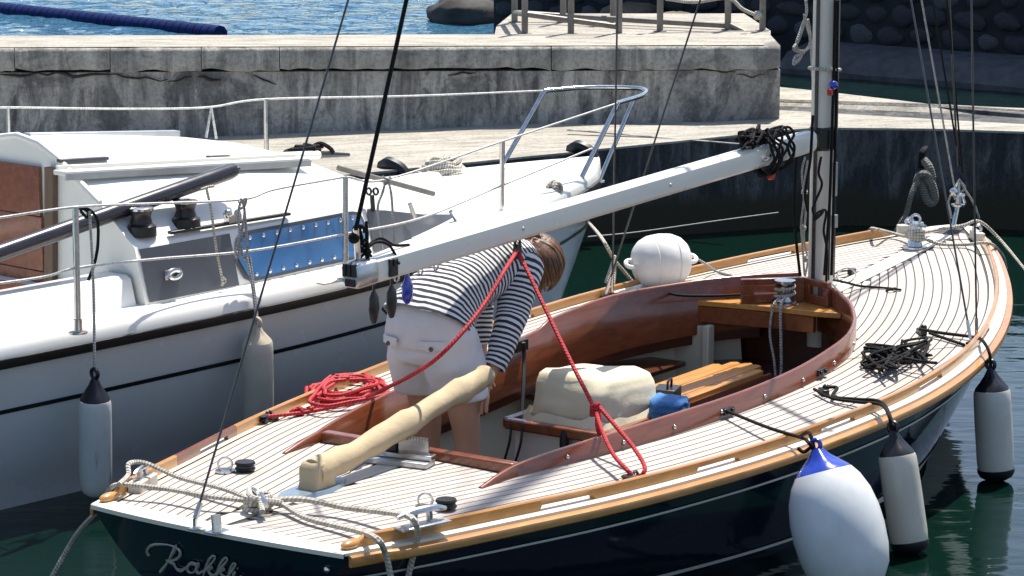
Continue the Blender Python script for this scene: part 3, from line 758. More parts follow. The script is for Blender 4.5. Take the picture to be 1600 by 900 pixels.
g = MB(); a = Wp(.33,-.665,.05); g.bar(a-Vector((.10,-.03,0)), a+Vector((.10,-.03,0)), .06, .010); part('cleat_plate', g, alloy, boat, bevel=.003)
for sd in (1, -1):
    P = Wp(.62, sd*.465, .004); g = MB(); g.lathe(P, (0,0,1), [(0,.038),(.006,.038),(.008,.02)], 14); g.torus(P+Vector((0,0,.028)), (.76,.65,0), .026, .0045, 16, 6); part('pad_eye', g, stainless, boat)
    P = Wp(.665, sd*.465-.06, .006); g = MB(); g.lathe(P, (0,0,1), [(0,.036),(.008,.040),(.014,.034),(.020,.034),(.026,.040),(.034,.036),(.036,.004)], 18); part('deck_block', g, black_p, boat)
g = MB(); P = Wp(-.012, .0, .0); g.box(P+Vector((.0,0,.004)), (.045,.03,.006)); g.bar(P, P+Vector((0,0,.04)), .012, .012, (1,0,0)); part('backstay_plate', g, stainless, boat)
g = MB(); P = Wp(.0, -.085, .0); g.box(P+Vector((0,0,.004)), (.075,.055,.006)); g.tube([P+Vector((0,0,.004)), P+Vector((.005,.01,.062))], .018, 12); part('flagstaff_socket', g, stainless, boat)
# mainsheet blocks
for sd in (1, -1):
    P = Wp(1.41, sd*.895 if sd > 0 else -.86, .006); g = MB(); g.box(P+Vector((0,0,.004)), (.09,.035,.008)); g.torus(P+Vector((.0,0,.022)), (0,1,0), .018, .006, 12, 6); part('sheet_eye', g, black_p, boat)
    g = MB(); Q = P+Vector((-.045, 0, .022)); g.lathe(Q+Vector((0,0,-.012)), (0,0,1), [(0,.026),(.004,.030),(.012,.022),(.020,.030),(.024,.026)], 14); part('sheet_block', g, black_p, boat)
# camcleats screwed to the starboard and port coaming
for x, sd in ((2.45, -1), (3.22, -1), (2.86, 1)):
    y = cm(x, sd)+(.03 if sd < 0 else -.008); g = MB(); z = dzk(x, y)+(.028 if sd < 0 else .06)
    g.box((x, sd*y, z), (.075, .014, .026) if sd < 0 else (.10,.03,.05)); g.box((x-.02, sd*(y+.008), z), (.018,.014,.016)); g.box((x+.02, sd*(y+.008), z), (.018,.014,.016)); part('coaming_cleat', g, black_p, boat, bevel=.003)
g = MB(); Y = .59; g.tube(catmull([ny(818,535,Y), ny(819,560,Y), ny(818,600,Y-.05), ny(815,650,Y-.1)], 6), .009, 8); part('hanging_strap', g, black_r, boat)

# ------------------------------------------------------------ mast, boom, rigging of the blue boat
MXC = 4.46
g = MB(); rw = []
for z in [.38] + [.6+i*.9 for i in range(10)] + [9.4]:
    rw.append([(MXC+.070*math.copysign(abs(math.cos(a))**.8, math.cos(a)), .050*math.copysign(abs(math.sin(a))**.8, math.sin(a)), z) for a in [2*math.pi*k/20 for k in range(20)]])
g.loft(rw); mast = part('mast', g, mast_m, boat)
g = MB(); g.box((MXC-.074, 0, 4.9), (.012, .014, 8.4)); part('sail_track', g, dark_spar, mast)
for y, x in ((-.0515, MXC-.012),):
    g = MB(); g.box((x, y, 4.9), (.008, .004, 8.4)); part('mast_groove', g, black_r, mast)
g = MB(); g.box((MXC+.055, -.036, 4.9), (.026, .010, 8.4)); part('mast_luff_strip', g, dark_spar, mast)
g = MB(); g.lathe((MXC, 0, 1.32), (0,0,1), [(0,.072),(.01,.082),(.10,.082),(.11,.072)], 18, .78); part('gooseneck_collar', g, black_p, mast)
g = MB(); g.box((MXC-.105, 0, 1.375), (.06,.045,.06)); g.lathe((MXC-.12,-.03,1.375), (0,1,0), [(0,.02),(.06,.02)], 12); part('gooseneck', g, stainless, mast)
g = MB(); g.box((MXC+.02, -.055, 1.18), (.02,.02,.16)); g.box((MXC+.02,-.06,.98), (.025,.02,.06)); part('mast_cleat', g, alloy, mast)
for sd in (1, -1):
    g = MB(); g.tube([(MXC, sd*.04, 3.88), (MXC-.43, sd*.85, 3.92)], .017, 8); part('spreader', g, mast_m, mast)
# boom
B0 = ny(573, 424, .17); B1 = Vector((4.33, .0, 1.375))
def boomP(t): return B0.lerp(B1, t)
g = MB(); d = (B1-B0).normalized(); blat = Vector((0,0,1)).cross(d).normalized(); up = d.cross(blat); rw = []
prof = [(-.026,-.048),(.026,-.048),(.038,-.034),(.042,0),(.038,.036),(.024,.050),(.008,.052),(.005,.040),(-.005,.040),(-.008,.052),(-.024,.050),(-.038,.036),(-.042,0),(-.038,-.034)]
for t in (0, .02, .3, .6, .97, 1.0):
    s = .93 if t in (1.0,) else 1; rw.append([boomP(t)+blat*(a*s)+up*(c*s) for a, c in prof])
g.loft(rw); boom = part('boom', g, alloy_w, boat, ang=30)
g = MB(); rw = [[boomP(t)+blat*(a*s)+up*(c*s) for a, c in prof] for t, s in ((-.030,.86),(-.026,1.03),(.006,1.03))]
g.loft(rw); part('boom_end_cap', g, alloy, boom)
g = MB(); P = boomP(-.028)
for k in (-1, 0, 1):
    g.box(P+Vector((-.008, k*.022, .022)), (.02, .014, .048))
g.box(P+Vector((-.006,.0,-.026)), (.012,.045,.028)); part('sheave_slots', g, black_p, boom)
g = MB(); g.box(boomP(.032)+Vector((0,-.044,-.0)), (.05,.014,.07)); g.box(boomP(.032)+Vector((.0,-.05,.02)), (.014,.016,.03)); part('clam_cleat', g, black_p, boom, bevel=.004)
for t in (.29, .62): g = MB(); g.lathe(boomP(t)+Vector((0,-.040,0)), (0,-1,0), [(0,.009),(.006,.008),(.008,.001)], 10); part('boom_rivet', g, alloy, boom)
g = MB(); P = boomP(.86); g.tube(catmull([P+Vector((-.03,-.044,-.015)), P+Vector((0,-.06,0)), P+Vector((.04,-.06,.045)), P+Vector((.05,-.03,.075)), P+Vector((.05,.02,.075))], 5), .007, 8); part('boom_hook', g, stainless, boom)
for (u, v), t, s in (((576,485), .012, 1.0), ((600,470), .045, .9), ((620,462), .075, .0)):
    P = boomP(t) - up*.05
    if s:
        g = MB(); g.tube([P, P+Vector((0,0,-.045))], .006, 6); g.lathe(P+Vector((0,0,-.16)), (0,0,1), [(0,.012),(.02,.022),(.06,.030),(.10,.026),(.125,.012)], 10, .5); part('hanging_block', g, black_p, boom)
    else:
        g = MB(); g.lathe(P+Vector((0,0,-.125)), (0,0,1), [(0,.010),(.02,.030),(.07,.032),(.10,.018),(.125,.006)], 10, .5); part('blue_tag', g, blue_vinyl, boom)
for t in (.055, .10, .13): g = MB(); P = boomP(t)-up*.048; g.torus(P-up*.014, (0,1,0), .014, .004, 12, 6); part('boom_eye', g, stainless, boom)
g = MB(); P = boomP(.895)-up*.055; g.lathe(P+Vector((0,0,-.05)), (0,-1,0), [(-.01,.024),(.01,.024)], 10); part('red_tag', g, gen('red_plastic', (.5,.03,.02), .4), boom)
# topping lift, shrouds, stays
def wire(pts, r, m, name='wire', parent=boat, n=6):
    g = MB(); g.tube(pts, r, n); return part(name, g, m, parent)
MT = Vector((MXC, 0, 9.3))
tl0 = boomP(-.015)+up*.05
lift = catmull([tl0, ny(556,355,.15), ny(590,205,.12)], 6); tdir = (ny(635,0,.08)-ny(590,205,.12))
wire([tl0, ny(556,358,.15)], .012, stainless, 'lift_shackle')
wire([ny(556,358,.15), ny(590,205,.12), ny(635,0,.08), ny(635,0,.08)+tdir*3], .0085, black_rope, 'topping_lift')
g = MB(); g.ball(ny(553,372,.16), .022); part('lift_knot', g, black_rope, boat)
wire([Wp(-.012,0,.04), Wp(-.012,0,.04)+Vector((.03,0,.05))], .010, stainless, 'backstay_toggle')
bs0 = Wp(-.012,0,.04); wire([bs0, bs0.lerp(MT, .5), MT], .0042, wire_m, 'backstay')
ch_s = Wp(4.11, -.965, .0); ch_p = Wp(4.11, .965, .0)
for sd, c in ((1, ch_p), (-1, ch_s)):
    tip = Vector((MXC-.43, sd*.85, 3.92)); lo = Vector((MXC, sd*.04, 3.8))
    for k, (q, a) in enumerate(((tip, Vector((.03,0,0))), (lo, Vector((-.03,0,0))))):
        base = c+a+Vector((0,0,.02)); dv = (q-base).normalized()
        wire([base, q], .0045, wire_m, 'shroud'); wire([base, base+dv*.09], .008, stainless, 'turnbuckle')
    wire([tip, MT], .0045, wire_m, 'shroud')
    g = MB(); g.box(c+Vector((0,0,.008)), (.11,.03,.012)); part('chainplate', g, black_p, boat, bevel=.003)
fs = Vector((5.93, 0, .76)); wire([fs+Vector((0,0,.3)), MT], .0055, wire_m, 'forestay')
fs2 = ny(1497, 300, 0)
wire([ny(1491,290,0), ny(1440,0,0)+(ny(1440,0,0)-ny(1491,290,0))*2.5], .005, grey_rope, 'jib_halyard'); wire([ny(1500,260,0), ny(1457,0,0)+(ny(1457,0,0)-ny(1500,260,0))*2.5], .005, black_rope, 'jib_halyard')
wire([ny(1504,270,0), ny(1480,0,0)+(ny(1480,0,0)-ny(1504,270,0))*2.5], .005, black_rope, 'jib_halyard')
# furler and bow fittings
g = MB(); fb = Vector((5.90,0,.745)); g.tube([fb, ny(1497,318,0)], .012, 8); g.lathe(ny(1497,322,0), (0,0,1), [(0,.034),(.010,.036),(.014,.018),(.05,.018),(.055,.036),(.065,.034),(.07,.010),(.12,.009)], 16); part('furling_drum', g, stainless, boat)
g = MB(); g.ball(ny(1490,300,0), .022); g.tube(catmull([ny(1489,303,0), ny(1494,312,.02), ny(1503,306,.02), ny(1508,318,0)], 4), .008, 6); part('tack_shackle', g, stainless, boat)
g = MB()
g.tube(catmull([ny(1498,282,0), ny(1488,300,.02), ny(1482,316,.03), ny(1485,330,.03), ny(1487,341,.03)], 6), .006, 6); g.tube(catmull([ny(1501,284,0), ny(1510,300,-.02), ny(1517,310,-.02), ny(1525,326,-.03), ny(1530,341,-.03)], 6), .006, 6)
g.tube(catmull([ny(1500,280,0), ny(1493,296,.0), ny(1502,300,0), ny(1508,292,0), ny(1500,282,0)], 6), .005, 6)
part('tack_lines', g, grey_rope, boat)
# mooring post on the foredeck, bow chocks
P = Wp(5.50, .02, .0); g = MB(); g.lathe(P, (0,0,1), [(0,.062),(.008,.062),(.012,.040),(.04,.032),(.062,.043),(.075,.050),(.085,.038),(.095,.026),(.115,.022),(.12,.042),(.13,.042),(.134,.017)], 20); part('mooring_bitt', g, stainless, boat)
g = MB(); g.tube([P+Vector((.04,.075,.122)), P+Vector((-.04,-.075,.122))], .009, 8); g.torus(P+Vector((.0,0,.145)), (.8,.6,0), .024, .007, 14, 8); part('bitt_bar', g, stainless, boat)
for sd in (1, -1):
    P = Wp(5.78, sd*.19, .02); g = MB(); g.box(P, (.13,.045,.05), Matrix.Rotation(-sd*.75, 3, 'Z')); part('chock_block', g, teak_king, boat, bevel=.006)
    g = MB(); g.torus(P+Vector((0,0,.035)), (1,0,0), .022, .008, 12, 8); part('bow_chock', g, stainless, boat)
# winch on the mast thwart
P = Vector((4.16, .0, .602)); P = nz(1236, 462, .605); P = Vector((4.25, .075, .602))
g = MB(); g.lathe(P, (0,0,1), [(0,.058),(.012,.058),(.018,.045),(.04,.036),(.065,.036),(.082,.047),(.090,.047),(.094,.02),(.10,.02),(.104,.050),(.116,.050),(.118,.012)], 22); part('winch', g, stainless, boat)
g = MB(); q = P+Vector((0,0,.03))
g.tube(catmull([q+Vector((.046*math.cos(a*.7), .046*math.sin(a*.7), .0+.0035*a)) for a in range(0, 20)], 2), .007, 6)
g.tube(catmull([q+Vector((-.04,-.03,.02)), Vector((4.15,.04,.61)), Vector((4.14,.03,.45)), Vector((4.13,.02,.33)), Vector((4.12,.02,.28))], 6), .007, 6)
g.tube(catmull([q+Vector((-.045,.0,.01)), Vector((4.15,.08,.61)), Vector((4.14,.09,.48)), Vector((4.13,.06,.36)), Vector((4.11,.03,.22)), Vector((4.09,-.01,.10))], 6), .006, 6)
solo('winch_tail', g, white_rope, 'pale line wound on the mast winch and hanging into the cockpit', 'rope', xf=MN)
g = MB(); P = Vector((4.12,.03,.25)); g.box(P, (.03,.02,.07)); g.lathe(P+Vector((0,-.012,0)), (0,1,0), [(0,.024),(.024,.024)], 12)
solo('hanging_pulley', g, alloy, 'small metal pulley hanging from the winch line', 'pulley', xf=MN, bevel=.003)
# halyards and loose lines on the mast
for i, pts in enumerate(([(1262,330),(1258,300),(1266,250),(1270,180)], [(1250,430),(1241,340),(1243,260),(1247,215)], [(1288,430),(1294,350),(1297,300),(1301,180),(1306,0)], [(1299,430),(1302,330),(1306,180),(1309,0)])):
    g = MB(); g.tube(catmull([ny(u, v, -.07 if i != 1 else .06) for u, v in pts], 6), .007, 6); part('halyard', g, black_rope, boat)
g = MB(); g.tube(catmull([ny(u, v, -.075) for u, v in ((1283,245),(1279,270),(1284,290),(1270,325),(1276,338),(1286,330),(1282,336),(1272,344),(1278,332),(1291,330),(1287,360),(1292,390),(1291,440))], 5), .006, 6)
solo('mast_loop_line', g, black_rope, 'thin black line looped down the face of the mast', 'rope', xf=MN)
g = MB()
for pts in ([(1259,0),(1260,20),(1252,45),(1244,70),(1250,80),(1262,76),(1266,60),(1258,30),(1257,22)], [(1258,30),(1248,62),(1240,76),(1252,84),(1247,95),(1240,100),(1244,88),(1256,82)], [(1262,30),(1266,55),(1268,80),(1270,120),(1275,160)]):
    g.tube(catmull([ny(u, v, .12) for u, v in pts], 6), .007, 6)
solo('coiled_halyard', g, grey_rope, 'grey halyard coil hanging beside the mast above the boom', 'rope', xf=MN)
g = MB()
for pts in ([(1258,245),(1253,270),(1256,310),(1252,350),(1255,400),(1257,430)], [(1262,250),(1257,290),(1259,330),(1256,372),(1262,405),(1258,432)]):
    g.tube(catmull([ny(u, v, .10) for u, v in pts], 6), .005, 6)
for u, v in ((1257,300),(1255,356),(1259,405)): g.ball(ny(u, v, .10), .016)
solo('thin_grey_lines', g, grey_rope, 'two thin grey lines with small toggles hanging below the boom at the mast', 'rope', xf=MN)
# lashing with coloured beads round the mast
g = MB(); z = 1.70; g.torus((MXC, 0, z), (.1,0,1), .085, .008, 24, 6, .8); solo('mast_lashing', g, white_rope, 'white lashing tied round the mast above the boom', 'lashing', xf=MN)
g = MB(); P = ny(1302,133,-.09); g.ball(P, .022); solo('blue_bead', g, blue_vinyl, 'blue bead on the mast lashing', 'bead', xf=MN)
g = MB(); P = ny(1297,144,-.09); g.box(P, (.03,.02,.03)); solo('red_bead', g, gen('red_bead_plastic', (.45,.03,.02), .4), 'red tab on the mast lashing', 'bead', xf=MN, bevel=.004)
# transom lettering
def letters():
    c = bpy.data.curves.new('boat_name', 'FONT'); return c
# script letters drawn as bent ribbons on the transom
silver = gen('silver_lettering', (.42, .42, .36), .4, .2, var=.15, vs=10)
def tr_pt(u, v):
    # intersect the pixel with the curved transom surface
    x = 0.0
    for _ in range(8):
        P = nx(u, v, x); z = min(max(P.z, .15), .5); yb = max(hy(0, z), .05); f = max(-1, min(1, P.y/yb)); s = (z-zb(0))/(sh(0)-zb(0))
        x = rake(0, z)-.085*(1-f*f)*(.35+.65*s)
    return P + Vector((-.004, 0, 0))
strokes = [  # R a k k l i in flowing script
 ([(252,893),(262,880),(272,862),(276,852)], 2.2), ([(234,868),(231,860),(238,852),(252,850),(268,852),(280,858),(283,866),(277,873),(266,876),(261,875)], 1.7), ([(264,876),(272,880),(277,888),(285,891),(292,886)], 2.0),
 ([(309,882),(300,880),(294,886),(296,893),(303,894),(310,886),(311,880),(308,890),(312,895),(318,892)], 1.9),
 ([(318,893),(328,884),(337,872),(335,868),(328,874),(322,888),(319,899)], 1.6), ([(320,894),(328,885),(333,887),(327,891),(332,898),(338,897)], 1.6),
 ([(338,897),(348,885),(356,875),(354,871),(347,878),(341,892),(339,902)], 1.6), ([(341,897),(348,888),(352,890),(346,894),(352,901),(357,899)], 1.5),
 ([(357,900),(363,892),(369,882),(366,880),(361,888),(359,900),(365,902)], 1.6), ([(368,893),(366,900),(371,904),(378,900)], 1.6), ([(372,887),(373,888)], 1.4)]
for pts, wd in strokes:
    g = MB(); cv = catmull([tr_pt(u*1.0, v) for u, v in pts], 5); n_ = len(cv)
    g.tube(cv, lambda t, w_=wd: w_/440*(.75+.8*abs(math.sin(t*5+1))), 5)
    o = part('name_letter', g, silver, boat)
g = MB(); P = tr_pt(512, 890); g.lathe(P, (-1,0,0), [(0,.012),(.006,.011),(.010,.002)], 12); part('transom_drain', g, stainless, boat)

# ------------------------------------------------------------ the white cabin yacht (X forward, Y to port)
yacht = empty('cabin_yacht', 'white cabin yacht with shade-toned hull side and blue window strip moored by the pier', 'yacht', MWH)
bW = herm([(-2.4,.72),(-1,.90),(0,.985),(1,1.035),(2.1,1.04),(2.8,.96),(3.5,.78),(4.2,.53),(4.7,.33),(5.0,.18),(5.2,.03)])
def sW(X): return .70 + .012*max(0, X) + (.022*max(0, X-2.5))
def wp(X, f, z):
    """hull point: f = -1 starboard .. 1 port, z height"""
    k = max(0.0, min(1.0, z/.75)); X2 = X - .42*(1-k)*max(0, X/5.2)**3
    return Vector((X2, f*bW(X)*(.72+.28*k**.75), z))
XS = [-2.4+7.6*i/60 for i in range(61)]; XS[-1] = 5.195
zz = [0, .1, .25, .4, .55, .68, .8, .9, 1.0]
for sd in (-1, 1):
    g = MB(); g.grid([[wp(X, sd, -.25+(sW(X)+.25)*k) for k in zz] for X in XS]); part('hull_side', g, shaded_gel, yacht, ang=70)
g = MB(); g.grid([[wp(-2.4, -1+k/4, z) for k in range(9)] for z in (-.25, .1, .4, .69)]); part('transom', g, shaded_gel, yacht)
stripe_b = gen('black_hull_stripe', (.006,.006,.009), .3)
for sd in (-1, 1):
    g = MB(); g.grid([[wp(X, sd, z)+Vector((0, sd*.004, 0)) for z in (sW(X)-.235, sW(X)-.215)] for X in XS[:-1]]); part('hull_stripe', g, stripe_b, yacht)
    g = MB(); g.loft([[wp(X, sd, sW(X)+c)+Vector((0, sd*a, 0)) for a, c in ((.0,-.028),(.022,-.024),(.026,0),(.022,.018),(.0,.022))] for X in XS]); part('rub_rail', g, black_r, yacht)
    # rounded gunwale moulding between rub rail and deck
    g = MB(); rw = []
    for X in XS:
        b = bW(X); s = min(1, b/.15); z = sW(X)
        rw.append([(X, sd*(b+.004), z+.018), (X, sd*(b+.0), z+.05), (X, sd*(b-.02*s), z+.082), (X, sd*(b-.05*s), z+.098), (X, sd*(b-.085*s), z+.096), (X, sd*(b-.11*s), z+.070), (X, sd*(b-.12*s), z+.055)])
    g.grid(rw); part('gunwale', g, white_gel, yacht, ang=80)
def dW(X, Y): b = max(bW(X), .05); return sW(X)+.062+.03*(1-(Y/b)**2)
nonskid = gen('white_deck_gelcoat', (.78,.78,.745), .5, var=.06, vs=4, bmp=.08, bs=120)
g = MB()
g.grid([[(X, (bW(X)-.10*min(1,bW(X)/.15))*(-1+k/6), dW(X, (bW(X)-.1*min(1,bW(X)/.15))*(-1+k/6))) for k in range(13)] for X in XS if X >= 1.0]); part('foredeck', g, nonskid, yacht)
for sd in (-1, 1):
    g = MB(); g.grid([[(X, sd*(.62+(bW(X)-.10-.62)*k/4), dW(X, .8)) for k in range(5)] for X in XS if X <= 1.2]); part('side_deck', g, nonskid, yacht)
    g = MB(); rw = []
    for X in [-2.3+3.38*i/20 for i in range(21)]:
        rw.append([(X, sd*.80, dW(X,.8)-.01), (X, sd*.765, .90), (X, sd*.74, .915), (X, sd*.60, .915), (X, sd*.575, .90), (X, sd*.57, .5)])
    g.grid(rw); part('cockpit_coaming', g, white_gel, yacht, ang=50)
g = MB(); g.box((-.6, 0, .42), (3.4, 1.2, .06)); part('cockpit_floor', g, nonskid, yacht)
# cabin trunk and coachroof
ST = [(1.10,[(0,1.455),(.15,1.432),(.28,1.375),(.33,1.335),(.55,1.205),(.60,1.17),(.735,1.062),(.772,1.035),(.838,.78)]),
      (1.35,[(0,1.44),(.15,1.418),(.29,1.362),(.34,1.322),(.56,1.195),(.61,1.162),(.735,1.060),(.772,1.035),(.838,.78)]),
      (1.7,[(0,1.40),(.15,1.382),(.30,1.33),(.36,1.29),(.57,1.18),(.62,1.150),(.735,1.060),(.772,1.036),(.836,.78)]),
      (2.1,[(0,1.35),(.15,1.334),(.32,1.285),(.38,1.255),(.57,1.17),(.62,1.14),(.735,1.060),(.772,1.04),(.833,.79)]),
      (2.45,[(0,1.285),(.15,1.272),(.32,1.235),(.38,1.212),(.56,1.15),(.61,1.12),(.72,1.060),(.757,1.04),(.818,.79)]),
      (2.75,[(0,1.20),(.14,1.188),(.28,1.158),(.34,1.14),(.49,1.09),(.54,1.065),(.655,1.015),(.69,.995),(.735,.80)]),
      (3.15,[(0,1.04),(.13,1.03),(.25,1.01),(.29,1.0),(.40,.97),(.44,.955),(.54,.925),(.57,.91),(.615,.81)]),
      (3.45,[(0,.93),(.11,.926),(.21,.918),(.25,.912),(.33,.897),(.37,.888),(.45,.87),(.48,.862),(.52,.815)]),
      (3.68,[(0,.86),(.1,.858),(.18,.855),(.22,.853),(.29,.848),(.32,.845),(.38,.84),(.41,.838),(.44,.82)])]
def stat(X):
    for i in range(len(ST)-1):
        if ST[i][0] <= X <= ST[i+1][0]:
            t = (X-ST[i][0])/(ST[i+1][0]-ST[i][0]); return [(a[0]+(b[0]-a[0])*t, a[1]+(b[1]-a[1])*t) for a, b in zip(ST[i][1], ST[i+1][1])]
    return ST[-1][1] if X > 2 else ST[0][1]
rows = []
for X in [1.10+2.58*i/34 for i in range(35)]:
    s = stat(X); rows.append([(X, -y, z) for y, z in reversed(s)] + [(X, y, z) for y, z in s[1:]])
g = MB(); g.grid(rows); part('coachroof', g, white_gel, yacht, ang=48)
g = MB(); s = ST[0][1]; ring = [(1.102, -y, z) for y, z in reversed(s)] + [(1.102, y, z) for y, z in s[1:]] + [(1.102, .83, .45), (1.102, -.83, .45)]
g.v = [Vector(p) for p in ring]; g.face(list(range(len(ring)))); part('cabin_bulkhead', g, white_gel, yacht)
# lip round the bulkhead, washboards of the companionway
g = MB(); g.tube([Vector((1.10, -y, z+.006)) for y, z in reversed(s[:5])] + [Vector((1.10, y, z+.006)) for y, z in s[1:5]], .016, 8); part('roof_lip', g, white_gel, yacht)
for k in range(3):
    z0, z1 = (.60, .86, 1.11)[k], (.857, 1.107, 1.335)[k]; w0 = -.15-.012*k; g = MB()
    g.box((1.088, .12, (z0+z1)/2), (.018, .60-.02*k, z1-z0)); part('washboard', g, mahog, yacht, bevel=.003)
g = MB(); g.bar((1.082,-.21,.60), (1.082,-.245,1.34), .03, .055, (0,1,0)); part('companionway_frame', g, wood('worn_teak', (.10,.06,.04), (.2,.13,.08), (20,20,2), .6, 0), yacht)
# side panels following the cabin side
def side(X, f, off=.006):
    s = stat(X); a, b = s[7], s[8]; y = a[0]+(b[0]-a[0])*f; z = a[1]+(b[1]-a[1])*f; return Vector((X, -(y+off), z))
def panel(name, X0, X1, top, bot, m, off=.006, n=16, rl=0, rr=0):
    g = MB(); rw = []
    for i in range(n+1):
        X = X0+(X1-X0)*i/n; c = .5; a, b = top(X), bot(X)
        for r, e in ((rl, X-X0), (rr, X1-X)):
            if r and e < r: k = math.sqrt(max(.0, 1-((r-e)/r)**2)); mid = (a+b)/2; a, b = mid-(mid-a)*k, mid+(b-mid)*k
        rw.append([side(X, a+(b-a)*j/5, off) for j in range(6)])
    g.grid(rw); return part(name, g, m, yacht)
panel('side_panel', 1.12, 1.66, lambda X: .03, lambda X: .93, grey_panel)
win = panel('blue_window', 1.68, 2.56, lambda X: .10, lambda X: .86, blue_win, .012, 24, .09, .09)
panel('window_backing', 1.655, 2.585, lambda X: .04, lambda X: .92, grey_panel, .007, 24, .10, .10)
panel('forward_panel', 2.60, 3.50, lambda X: .02, lambda X: .92, grey_panel, .006, 16)
for i in range(9):
    X = 1.77+.085*i
    for f in (.16, .80):
        P = side(X, f, .012); g = MB(); g.lathe(P, (0,-1,.1), [(0,.010),(.004,.010),(.008,.006),(.009,.001)], 8); part('screw', g, stainless, win)
g = MB(); P = side(1.27, .52, .01); g.torus(P+Vector((0,-.02,0)), (0,-1,.1), .035, .012, 16, 8, .5); g.bar(P+Vector((-.045,-.006,-.0)), P+Vector((.045,-.006,0)), .012, .045, (0,0,1)); part('exhaust_vent', g, stainless, yacht)
# alloy hatch rails on the roof
g = MB(); g.bar((1.02,-.375,1.335), (2.50,-.41,1.238), .085, .022); g.bar((1.04,-.335,1.352), (2.48,-.37,1.254), .018, .022); part('hatch_rail', g, alloy_w, yacht, bevel=.004)
g = MB(); g.bar((1.02,-.42,1.322), (2.50,-.455,1.224), .012, .03); part('rail_trim', g, alloy, yacht)
g = MB(); g.bar((1.5,.43,1.375), (2.45,.43,1.29), .05, .035); part('hatch_rail', g, alloy, yacht, bevel=.004)
for a, b in (((1.08,-.30,1.376),(1.36,-.305,1.358)), ((1.95,-.33,1.300),(2.08,-.335,1.290))):
    g = MB(); g.bar(a, b, .03, .016); part('hatch_stop', g, grey_panel, yacht, bevel=.004)
# winches on the ledge
for (u, v) in ((217, 365), (266, 350)):
    P = wz(u, v, 1.075); P.y = max(P.y, -.72); s_ = stat(max(P.x, 1.11)); P = Vector((P.x, -.70, 1.098))
    g = MB(); g.lathe(P+Vector((0,0,-.03)), (0,0,1), [(0,.068),(.045,.066),(.055,.05),(.085,.042),(.105,.048),(.115,.056)], 20); part('winch_drum', g, black_p, yacht)
    g = MB(); g.lathe(P+Vector((0,0,.085)), (0,0,1), [(0,.056),(.010,.057),(.014,.048),(.015,.022),(.008,.018),(.006,.002)], 20); part('winch_cap', g, stainless, yacht)
g = MB(); a = Vector((1.32,-.755,1.072)); b = Vector((2.05,-.765,1.068)); g.bar(a, b, .028, .014); tr = part('genoa_track', g, black_p, yacht, bevel=.003)
g = MB(); P = a.lerp(b,.52); g.box(P+Vector((0,0,.02)), (.08,.035,.035)); g.ball(P+Vector((-.03,0,.045)), .022); g.ball(P+Vector((.03,0,.04)), .018); part('track_slider', g, stainless, tr)
# stanchions, lifelines, pulpit
def foot(u, v): return wz(u, v, .80)
stn = []
for (u, v), (u2, v2), sd in (((122,521),(127,322),-1), ((540,438),(541,276),-1), ((784,346),(790,220),-1)):
    P = foot(u, v); T = wy(u2, v2, P.y-.0); T.y = P.y+.005
    T = Vector((P.x+.005, P.y, P.z+(T.z-P.z))); stn.append((P, T)); g = MB(); g.tube([P, T], .0135, 10); g.lathe(P, (0,0,1), [(0,.04),(.008,.04),(.012,.019),(.06,.019),(.062,.014)], 12); part('stanchion', g, stainless, yacht)
for (u, v), Y in (((415,155), .80), ((12,168), .98)):
    T = wy(u, v, Y); P = Vector((T.x, T.y, dW(T.x, Y))); g = MB(); g.tube([P, T], .0125, 8); part('stanchion', g, stainless, yacht)
FB_, NB_, BW_ = Vector((5.28,.45,1.245)), Vector((5.02,-.30,1.262)), Vector((5.62,.03,1.26))
g = MB(); g.tube(catmull([FB_, Vector((5.50,.30,1.256)), BW_, Vector((5.42,-.16,1.26)), NB_], 8), .0135, 10)
g.tube([FB_, Vector((4.86,.45,.80))], .0135, 10); g.tube([NB_, Vector((4.64,-.30,.80))], .0135, 10); g.tube([Vector((5.26,-.22,1.258)), Vector((4.98,-.20,.82))], .0125, 10)
part('pulpit', g, stainless, yacht)
for p in ((4.86,.45,.80),(4.64,-.30,.80),(4.98,-.20,.82)): g = MB(); g.lathe(p, (0,0,1), [(0,.035),(.008,.034),(.012,.018)], 12); part('pulpit_foot', g, stainless, yacht)
def lline(pts, r=.0055, m=cream_line): g = MB(); g.tube(catmull(pts, 8), r, 6); part('lifeline', g, m, yacht)
(P1, T1), (P2, T2), (P3, T3) = stn
q = lambda P, T, f: P.lerp(T, f)
lline([wy(-120, 356, -.98), wy(0, 340, -.98), T1, wy(240, 318, -.99), wy(377, 312, -1.0), wy(430, 296, -1.0), T2]); lline([T2, wy(606, 280, -.92), T3, NB_])
lline([wy(-100, 455, -.98), wy(60, 434, -.98), q(P1,T1,.52), wy(240, 405, -.99), wy(390, 392, -1.0), q(P2,T2,.45), wy(660, 340, -.88), q(P3,T3,.45), wy(925, 232, -.30)])
lline([wy(-60, 171, .95), wy(12, 168, .95), wy(180, 170, .92), wy(320, 168, .85), wy(415, 155, .80), wy(640, 150, .65), FB_])
g = MB()
g.tube([wy(u, v, .86) for u, v in ((322,215),(330,167),(338,217))], .008, 6)
part('lifeline_lashing', g, cream_line, yacht)
